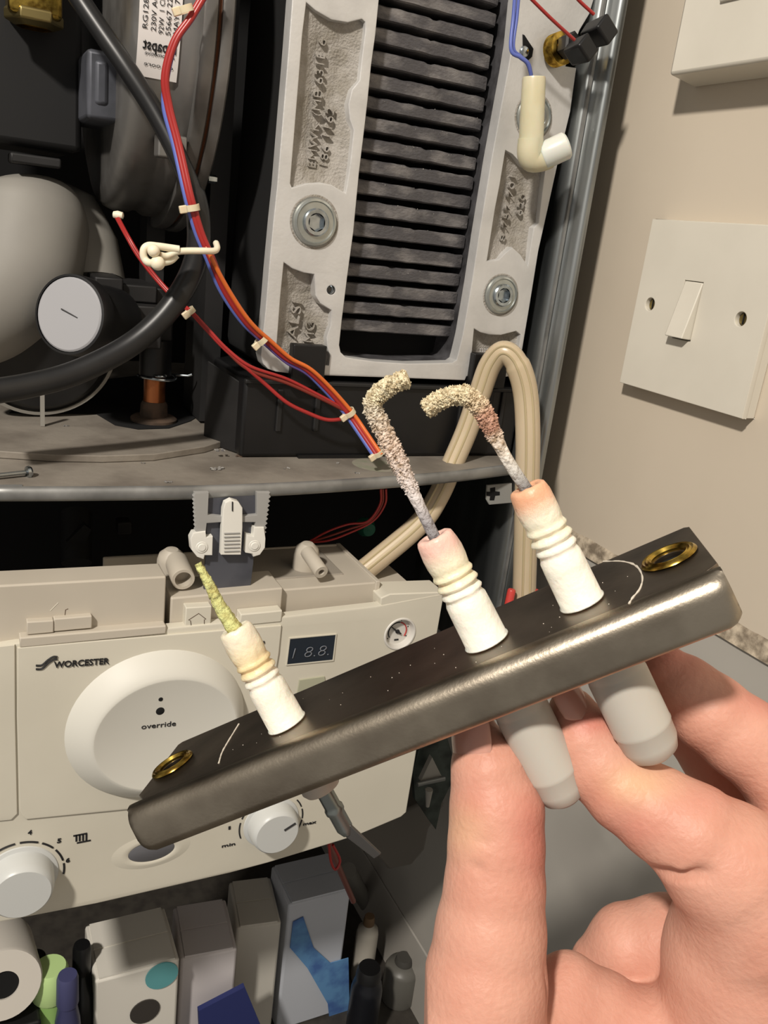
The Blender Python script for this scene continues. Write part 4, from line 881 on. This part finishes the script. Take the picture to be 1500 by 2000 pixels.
# ceramic insulators (coloured bands by height in bracket space)
def cermat(name, top, mid, lo_c):
    m = mat(name, (244, 238, 220), .4, sss=.3, bump=.35, bscale=500); nt = m.node_tree; N = nt.nodes; K = nt.links; b = N['Principled BSDF']
    at = N.new('ShaderNodeAttribute'); at.attribute_name = 'stain'; n1 = N.new('ShaderNodeTexNoise'); n1.inputs['Scale'].default_value = 260
    add = N.new('ShaderNodeMath'); add.operation = 'MULTIPLY_ADD'; add.inputs[1].default_value = .28; K.new(n1.outputs['Fac'], add.inputs[0]); K.new(at.outputs['Fac'], add.inputs[2])
    r = N.new('ShaderNodeValToRGB'); e = r.color_ramp.elements; e[0].position = .13; e[0].color = lin(lo_c); e[1].position = 1.1 if 0 else 1.0; e[1].color = lin(top)
    for ps, cl in ((.50, lo_c), (.60, mid), (.76, tuple(int((a+b_)/2) for a, b_ in zip(mid, lo_c))), (.90, top)): q = e.new(ps); q.color = lin(cl)
    K.new(add.outputs[0], r.inputs[0]); K.new(r.outputs[0], b.inputs['Base Color']); return m
def ceramic(S_, H, rs, m, ridge=3, fitR=1.0):
    b0 = LB(S_, .0003, QC); nn = (LB(S_, 1, QC)-LB(S_, 0, QC))
    P = [(0, 0), (1.06, 0), (1.05, .010), (1.0, .02), (.98, .30), (.96, .40), (.88, .43), (.86, .45), (.93, .465), (.96, .48), (.90, .50), (.84, .515), (.84, .53), (.95, .545), (.98, .56), (.92, .58), (.82, .60), (.82, .615), (.92, .63), (.95, .645), (.90, .665), (.86, .68), (.88, .70), (.93, .76), (.94, .84), (.90, .92), (.86, .965), (.80, .99), (.70, 1.0), (.42, .995), (.40, .96), (0, .96)]
    mb = MB(); v = []; n = 40; ax = nn.normalized(); a = Vector((1, 0, 0)); a = (a-ax*a.dot(ax)).normalized(); b = ax.cross(a); st = []
    for (r_, h_) in P:
        for k in range(n):
            th = 2*math.pi*k/n; jit = 1+.05*noise.noise(Vector((math.cos(th)*2, math.sin(th)*2, h_*18+S_*99)))*(1 if h_ > .42 else .04)
            v.append(b0+ax*H*h_*(1+(.01*noise.noise(Vector((math.cos(th)*2, math.sin(th)*2, S_*50))) if h_ > .9 else 0))+(a*math.cos(th)+b*math.sin(th))*rs*r_*jit)
            st.append(h_-.14)
    me = bpy.data.meshes.new('ceramic_insulator')
    me.from_pydata([tuple(p) for p in v], [], [(i*n+k, i*n+(k+1) % n, (i+1)*n+(k+1) % n, (i+1)*n+k) for i in range(len(P)-1) for k in range(n)]); me.update()
    at = me.attributes.new('stain', 'FLOAT', 'POINT'); at.data.foreach_set('value', st)
    me.polygons.foreach_set('use_smooth', [True]*len(me.polygons))
    return newobj('ceramic_insulator', me, m, br)
c1_ = ceramic(S1, .0240, .00425, cermat('ceramic_sooty', (228, 218, 196), (232, 204, 150), (244, 238, 222))); c1_['label'] = 'leftmost ceramic insulator with brown-stained ridges'
c2_ = ceramic(S2, .0245, .00455, cermat('ceramic_pink', (232, 190, 176), (240, 228, 190), (245, 240, 226))); c2_['label'] = 'middle ceramic insulator with pink upper end'
c3_ = ceramic(S3, .0258, .00440, cermat('ceramic_orange', (226, 172, 138), (240, 232, 204), (245, 240, 226))); c3_['label'] = 'right ceramic insulator with orange-stained rim'
# encrusted rods
def rodmat(name, spot):
    m = mat(name, (222, 210, 182), .9, bump=1, bscale=900); nt = m.node_tree; N = nt.nodes; K = nt.links; b = N['Principled BSDF']
    at = N.new('ShaderNodeAttribute'); at.attribute_name = 'along'; r = N.new('ShaderNodeValToRGB'); e = r.color_ramp.elements
    e[0].position = 0; e[0].color = lin((128, 128, 130)); e[1].position = 1; e[1].color = lin((232, 220, 188))
    for ps, cl in spot: q = e.new(ps); q.color = lin(cl)
    n1 = N.new('ShaderNodeTexNoise'); n1.inputs['Scale'].default_value = 1100; n1.inputs['Detail'].default_value = 3
    r2 = N.new('ShaderNodeValToRGB'); r2.color_ramp.elements[0].position = .34; r2.color_ramp.elements[1].position = .6; r2.color_ramp.elements[0].color = (.52, .45, .36, 1); r2.color_ramp.elements[1].color = (1, 1, 1, 1)
    tc = N.new('ShaderNodeTexCoord'); K.new(tc.outputs['Object'], n1.inputs['Vector']); K.new(n1.outputs['Fac'], r2.inputs[0])
    mx = N.new('ShaderNodeMix'); mx.data_type = 'RGBA'; mx.blend_type = 'MULTIPLY'; K.new(r2.outputs[0], mx.inputs[7]); K.new(r.outputs[0], mx.inputs[6])
    r3 = N.new('ShaderNodeValToRGB'); r3.color_ramp.elements[0].position = .08; r3.color_ramp.elements[1].position = .22; K.new(at.outputs['Fac'], r3.inputs[0]); K.new(r3.outputs[0], mx.inputs[0])
    K.new(at.outputs['Fac'], r.inputs[0]); K.new(mx.outputs[2], b.inputs['Base Color']); return m
def rod(pts, S_, H, r0, r1, m, seedk, zero=.10):
    P = [LB(S_, H*.93, QC)]
    for x, y in pts: q_ = Lq(x, y, QC); P.append(LB(q_.x, q_.y, q_.z))
    P = spline(P, 44); n = 44; M_ = len(P); v = []; al = []
    t0 = (P[1]-P[0]).normalized(); a = t0.cross(Vector((0, 1, .3))).normalized()
    for i in range(M_):
        t = (P[min(i+1, M_-1)]-P[max(i-1, 0)]).normalized(); a = (a-t*a.dot(t)).normalized(); b = t.cross(a); u = i/(M_-1)
        g_ = min(1, max(0, (u-zero)/.16)); r_ = r0+(r1-r0)*g_
        if u > .985: r_ *= math.sqrt(max(0.0, 1-((u-.985)/.015)**2))*.6+.4
        for k in range(n):
            th = 2*math.pi*k/n; dd = a*math.cos(th)+b*math.sin(th); q = P[i]+dd*r_
            nz = .7*noise.noise(q*1500+Vector((seedk, 0, 0)))+.9*noise.noise(q*3000)+.35*noise.noise(q*600)+.3*abs(noise.noise(q*5200))
            v.append(q+dd*(nz*.00034*g_)+dd*(.00003*nz)); al.append(u)
    v += [P[0], P[-1]]; al += [0, 1]
    f = [(i*n+k, i*n+(k+1) % n, (i+1)*n+(k+1) % n, (i+1)*n+k) for i in range(M_-1) for k in range(n)]
    f += [(M_*n, (k+1) % n, k) for k in range(n)]+[(M_*n+1, (M_-1)*n+k, (M_-1)*n+(k+1) % n) for k in range(n)]
    me = bpy.data.meshes.new('electrode_rod'); me.from_pydata([tuple(p) for p in v], [], f); me.update()
    at = me.attributes.new('along', 'FLOAT', 'POINT'); at.data.foreach_set('value', al); me.polygons.foreach_set('use_smooth', [True]*len(me.polygons))
    ro = newobj('electrode_rod', me, m, br)
    mb = MB(); av = []
    for k in range(1500):
        u = random.uniform(zero+.05, 1); i = min(M_-1, int(u*(M_-1))); q = Vector(v[i*n+random.randrange(n)]); c0 = P[i]; dd = (q-c0).normalized(); e_ = random.uniform(.00012, .00032)
        fr_ = [Vector((random.gauss(0, 1), random.gauss(0, 1), random.gauss(0, 1))).normalized() for _ in range(2)]; b_ = dd.cross(fr_[0]).normalized(); a2 = dd.cross(b_)
        mb.add([q+dd*e_*1.3, q+a2*e_, q+b_*e_, q-a2*e_, q-b_*e_, q-dd*e_*.5], [(0, 1, 2), (0, 2, 3), (0, 3, 4), (0, 4, 1), (5, 2, 1), (5, 3, 2), (5, 4, 3), (5, 1, 4)]); av += [u]*6
    mc = bpy.data.meshes.new('crystal_crust'); mc.from_pydata(mb.v, [], mb.f); mc.update()
    at = mc.attributes.new('along', 'FLOAT', 'POINT'); at.data.foreach_set('value', av)
    cr = newobj('crystal_crust', mc, m, ro, kind='stuff')
    return ro
ra = rod([(808, 965), (775, 895), (748, 840), (728, 798), (733, 778), (758, 755), (798, 738)], S2, .0245, .00118, .00168, rodmat('rod_crust_sand', [(.06, (150, 146, 148)), (.13, (222, 214, 212)), (.34, (226, 204, 188)), (.55, (224, 214, 196)), (.7, (228, 218, 188))]), 3)
ra['label'] = 'bent electrode rod thickly crusted in sand-coloured deposit'
rb_ = rod([(995, 905), (968, 855), (944, 806), (922, 780), (900, 771), (868, 778), (828, 800)], S3, .0258, .0012, .00168, rodmat('rod_crust_rust', [(.05, (140, 138, 136)), (.14, (224, 220, 212)), (.29, (226, 208, 190)), (.33, (196, 152, 132)), (.42, (200, 158, 136)), (.48, (226, 206, 176)), (.7, (228, 216, 184))]), 11, zero=.22)
rb_['label'] = 'bent electrode rod with rust-coloured patch below its bend'
# green flat blade of the first electrode
P1 = [LB(S1, .0235, QC)]
for x, y in [(430, 1185), (408, 1140), (386, 1101)]: q_ = Lq(x, y, QC); P1.append(LB(q_.x, q_.y, q_.z))
Pb = spline(P1, 14); n = 14; rr_l = [.00175-.00100*i/(len(Pb)-1) for i in range(len(Pb))]
mb = MB().tube(Pb, rr_l, n); mb.v = [tuple(Vector(q)+noise.noise_vector(Vector(q)*1800)*.0003) for q in mb.v]
o = mb.build('sensing_blade', M_green, br, smooth=80); o['label'] = 'short tapered blade crusted yellow-green'
# silicone boots below plate
def boot(S_, L_, r_):
    b0 = LB(S_, -.0013, QC); dn = LB(S_, -1, QC)-LB(S_, 0, QC)
    MB().lathe([(r_*.80, 0), (r_*.95, .001), (r_*.98, .006), (r_, .010), (r_, .014), (r_*.96, .0145), (r_*.99, .0155), (r_*.99, L_-.008), (r_*1.005, L_-.0076), (r_*.97, L_-.0072), (r_*.95, L_-.004), (r_*.82, L_-.0015), (r_*.55, L_-.0003), (0, L_)], b0, dn, 40).build('silicone_boot', M_boot, br, smooth=60)
boot(S2, .0375, .0058); boot(S3, .0350, .0062)
b0 = LB(S1, -.0013, QC); dn = (LB(S1, -1, QC)-LB(S1, 0, QC)).normalized()
MB().lathe([(.0048, 0), (.0046, .006), (.0048, .0095), (.0046, .0102), (.0046, .0145), (.0040, .0155), (0, .0155)], b0, dn, 36).build('ceramic_sleeve', M_boot, br, smooth=50)
tm = MB().lathe([(.0019, .015), (.0019, .020), (.0022, .0205), (.0022, .0215), (.0019, .022), (.0019, .026), (.0012, .0275), (0, .0275)], b0, dn, 20).build('terminal_pin', M_pin, br)
p0 = b0+dn*.0255; u_ = (LB(1, 0, 0)-LB(0, 0, 0)); 
MB().hexa([p0-u_*.0016+dn*0, p0+u_*.0019, p0+u_*.0050+dn*.009, p0+u_*.0030+dn*.0095]+[q+(LB(0, 0, 1)-LB(0, 0, 0))*.0008 for q in [p0-u_*.0016, p0+u_*.0019, p0+u_*.0050+dn*.009, p0+u_*.0030+dn*.0095]]).build('terminal_tongue', mat('tongue_steel', (96, 94, 92), .35, .8), br, bevel=.0002)
# ================================================================ hand
#HAND#
import openvdb
def hand_mesh():
    K_ = lambda px, py, r, d: (np.array([(px-750)*d/F, (py-1000)*d/F, d]), r*d/F)
    chains = [
        ('thumb', .0028, [(930, 1425, 40, .181), (955, 1500, 74, .179), (970, 1580, 90, .178), (969, 1650, 92, .177), (966, 1730, 96, .176), (958, 1820, 106, .175), (948, 1920, 118, .174), (935, 2040, 132, .173), (930, 2180, 150, .175)]),
        ('index', .0028, [(1118, 1392, 48, .180), (1140, 1440, 66, .179), (1170, 1492, 74, .178), (1222, 1545, 78, .176), (1290, 1590, 88, .174), (1350, 1630, 100, .172), (1420, 1690, 125, .172), (1480, 1760, 155, .174)]),
        ('middle', .002, [(1300, 1305, 46, .190), (1335, 1345, 66, .190), (1385, 1390, 76, .189), (1450, 1440, 80, .188), (1530, 1500, 90, .187), (1600, 1600, 120, .186)]),
        ('ring', .002, [(1340, 1420, 52, .214), (1400, 1480, 66, .212), (1480, 1560, 80, .210), (1600, 1650, 110, .205)]),
        ('little', .002, [(1180, 1890, 66, .206), (1230, 1850, 80, .204), (1300, 1850, 96, .202), (1400, 1860, 120, .20), (1520, 1800, 120, .198)]),
        ('palm', .005, [(1480, 1760, 150, .176), (1470, 1880, 168, .180), (1460, 2020, 168, .182), (1380, 2200, 220, .186), (1300, 2450, 260, .20)]),
        ('web', .006, [(940, 2100, 128, .176), (1090, 2010, 100, .186), (1210, 2050, 100, .188), (1400, 2060, 110, .186)]),
        ('web2', .006, [(1040, 1960, 60, .186), (1110, 1925, 60, .188), (1180, 1975, 72, .188), (1260, 2060, 110, .186)]),
    ]
    vs = .00065
    segs = []
    for nm, kk, c in chains:
        pr = [K_(*q) for q in c]
        for i in range(len(pr)-1): segs.append((nm, pr[i], pr[i+1]))
    allp = np.array([s[1][0] for s in segs]+[s[2][0] for s in segs]); lo = np.array([.008, .030, .150]); hi = np.array([.112, .165, .232])
    nx, ny, nz = np.ceil((hi-lo)/vs).astype(int)
    X, Y_, Z_ = np.meshgrid(lo[0]+np.arange(nx)*vs, lo[1]+np.arange(ny)*vs, lo[2]+np.arange(nz)*vs, indexing='ij')
    X = X.astype(np.float32); Y_ = Y_.astype(np.float32); Z_ = Z_.astype(np.float32)
    def cone(a, b):
        (pa, ra_), (pb, rb2) = a, b; d = pb-pa; L = d@d
        t = ((X-pa[0])*d[0]+(Y_-pa[1])*d[1]+(Z_-pa[2])*d[2])/L; t = np.clip(t, 0, 1)
        return np.sqrt((X-pa[0]-t*d[0])**2+(Y_-pa[1]-t*d[1])**2+(Z_-pa[2]-t*d[2])**2)-(ra_+(rb2-ra_)*t)
    def smin(a, b, k): h = np.clip(.5+.5*(b-a)/k, 0, 1); return b*(1-h)+a*h-k*h*(1-h)
    parts = {}
    for nm, a, b in segs:
        s_ = cone(a, b); parts[nm] = s_ if nm not in parts else smin(parts[nm], s_, .0015)
    palm = smin(parts['palm'], parts['web'], .006); palm = smin(palm, parts['web2'], .004)
    D = palm
    for nm, k in (('index', .003), ('thumb', .0016), ('middle', .0015), ('ring', .0015), ('little', .0012)): D = smin(D, parts[nm], k)
    # skin creases: shallow grooves
    def groove(px0, py0, px1, py1, d, dep, w, d2=None):
        nonlocal D
        pa = K_(px0, py0, 1, d)[0]; pb = K_(px1, py1, 1, d2 or d)[0]; dd = pb-pa; L = dd@dd
        t = np.clip(((X-pa[0])*dd[0]+(Y_-pa[1])*dd[1]+(Z_-pa[2])*dd[2])/L, 0, 1)
        r2 = (X-pa[0]-t*dd[0])**2+(Y_-pa[1]-t*dd[1])**2+(Z_-pa[2]-t*dd[2])**2
        fade = np.clip(4*t*(1-t), 0, 1)
        D = D+dep*np.exp(-r2/(w*w))*fade
    for g_ in [(874, 1640, 965, 1646, .168, .0008, .0008), (862, 1690, 955, 1696, .168, .0010, .0008), (880, 1615, 940, 1622, .168, .0003, .0006), (1235, 1702, 1400, 1704, .174, .0030, .0013, .160), (1262, 1703, 1330, 1704, .170, .002, .0012, .164), (1040, 1850, 1070, 1990, .170, .0012, .0010), (1290, 1920, 1300, 2010, .170, .001, .0012), (1390, 1575, 1480, 1640, .160, .0003, .0006), (1080, 1490, 1140, 1450, .169, .0003, .0006)]: groove(*g_)
    D = np.clip(D, -.01, .01)
    D[0], D[-1], D[:, 0], D[:, -1], D[:, :, 0], D[:, :, -1] = [.01]*6
    gr = openvdb.FloatGrid(.01); gr.copyFromArray(np.ascontiguousarray(D, dtype=np.float32)); 
    pts, quads = gr.convertToQuads(0.0)
    P = lo+np.array(pts)*vs; W = (RW@P.T).T+O
    return W, np.array(quads), P
Wv, Wq, Pc = hand_mesh()
hn = thing('hand', 'bare right hand gripping the two right electrode boots between thumb and fingers', 'person', PC(1200, 1900, .18))
me = bpy.data.meshes.new('hand_skin'); me.from_pydata(Wv.tolist(), [], [tuple(int(i) for i in q[::-1]) for q in Wq]); me.update()
me.polygons.foreach_set('use_smooth', [True]*len(me.polygons))
px_ = Pc[:, 0]/Pc[:, 2]*F+750; py_ = Pc[:, 1]/Pc[:, 2]*F+1000
red = np.zeros(len(Pc)); yel = np.zeros(len(Pc))
for (x, y, rx, ry, a) in [(1040, 1600, 60, 80, .5), (1050, 1690, 40, 80, .4), (925, 1560, 40, 40, .3), (1150, 1410, 50, 26, .7), (1180, 1545, 50, 40, .55), (1330, 1260, 90, 60, .7), (1240, 1620, 60, 40, .4), (1500, 1370, 70, 30, .5), (1380, 1560, 60, 30, .3)]: red += a*np.exp(-((px_-x)/rx)**2-((py_-y)/ry)**2)
for (x, y, rx, ry, a) in [(1240, 1530, 70, 40, .8), (900, 1620, 50, 50, .5), (1060, 1360, 20, 40, .4)]: yel += a*np.exp(-((px_-x)/rx)**2-((py_-y)/ry)**2)
for nm, ar in (('redness', red), ('pallor', yel)):
    at = me.attributes.new(nm, 'FLOAT', 'POINT'); at.data.foreach_set('value', np.clip(ar, 0, 1).astype(np.float32))
M_skin = mat('skin', (208, 156, 136), .48, sss=.25, bump=.25, bscale=800, col2=(200, 144, 124), scale=70, spec=.35)
nt = M_skin.node_tree; N = nt.nodes; K = nt.links; b = N['Principled BSDF']; src = b.inputs['Base Color'].links[0].from_socket
for nm, cl in (('redness', (194, 116, 102)), ('pallor', (214, 174, 138))):
    at = N.new('ShaderNodeAttribute'); at.attribute_name = nm; mx = N.new('ShaderNodeMix'); mx.data_type = 'RGBA'; mx.inputs[7].default_value = lin(cl)
    K.new(at.outputs['Fac'], mx.inputs[0]); K.new(src, mx.inputs[6]); src = mx.outputs[2]
K.new(src, b.inputs['Base Color'])
ho = newobj('skin', me, M_skin, hn)
sm = ho.modifiers.new('smooth', 'SMOOTH'); sm.factor = .5; sm.iterations = 3
# thumb nail and index nail, curved plates
def nail(cpt, along, nn, L_, w_, R_, m):
    "cpt centre, along: to the tip, nn: outward normal"
    al = Vector(along).normalized(); nn = Vector(nn); nn = (nn-al*nn.dot(al)).normalized(); sd = nn.cross(al); v = []; nu, nv = 14, 14
    for layer in (0, 1):
        for i in range(nu+1):
            for j in range(nv+1):
                u, t = i/nu*2-1, j/nv*2-1; wd_ = w_*(1-.12*u*u-.25*max(0, -u-.6)); x = t*wd_; 
                if u > .55: x *= math.sqrt(max(.05, 1-((u-.55)/.5)**2))
                if u < -.55: x *= math.sqrt(max(.05, 1-((u+.55)/.5)**2))
                v.append(cpt+al*(u*L_)+sd*x+nn*(math.sqrt(R_*R_-x*x)-R_-u*u*.0004-layer*.0005))
    q = (nu+1)*(nv+1); f = [(i*(nv+1)+j, (i+1)*(nv+1)+j, (i+1)*(nv+1)+j+1, i*(nv+1)+j+1) for i in range(nu) for j in range(nv)]
    f += [tuple(q+k for k in reversed(t)) for t in f]
    rim_ = [i*(nv+1) for i in range(nu+1)]+[nu*(nv+1)+j for j in range(1, nv+1)]+[i*(nv+1)+nv for i in range(nu-1, -1, -1)]+[j for j in range(nv-1, 0, -1)]
    f += [(rim_[i], rim_[(i+1) % len(rim_)], q+rim_[(i+1) % len(rim_)], q+rim_[i]) for i in range(len(rim_))]
    return MB().add(v, f).build('nail', m, hn, smooth=70)
M_nail = mat('nail', (198, 144, 128), .25, sss=.2, spec=.6)
cv = lambda x, y, z: Vector(RW@np.array([x, y, z]))
nail(PC(903, 1446, .1752), cv(-.06, -1, .1), cv(-.72, 0, -.66), .0062, .0054, .0072, M_nail)
nail(PC(1128, 1362, .1752), cv(-.45, -.80, .2), cv(.45, -.45, -.70), .0042, .0042, .0058, M_nail)
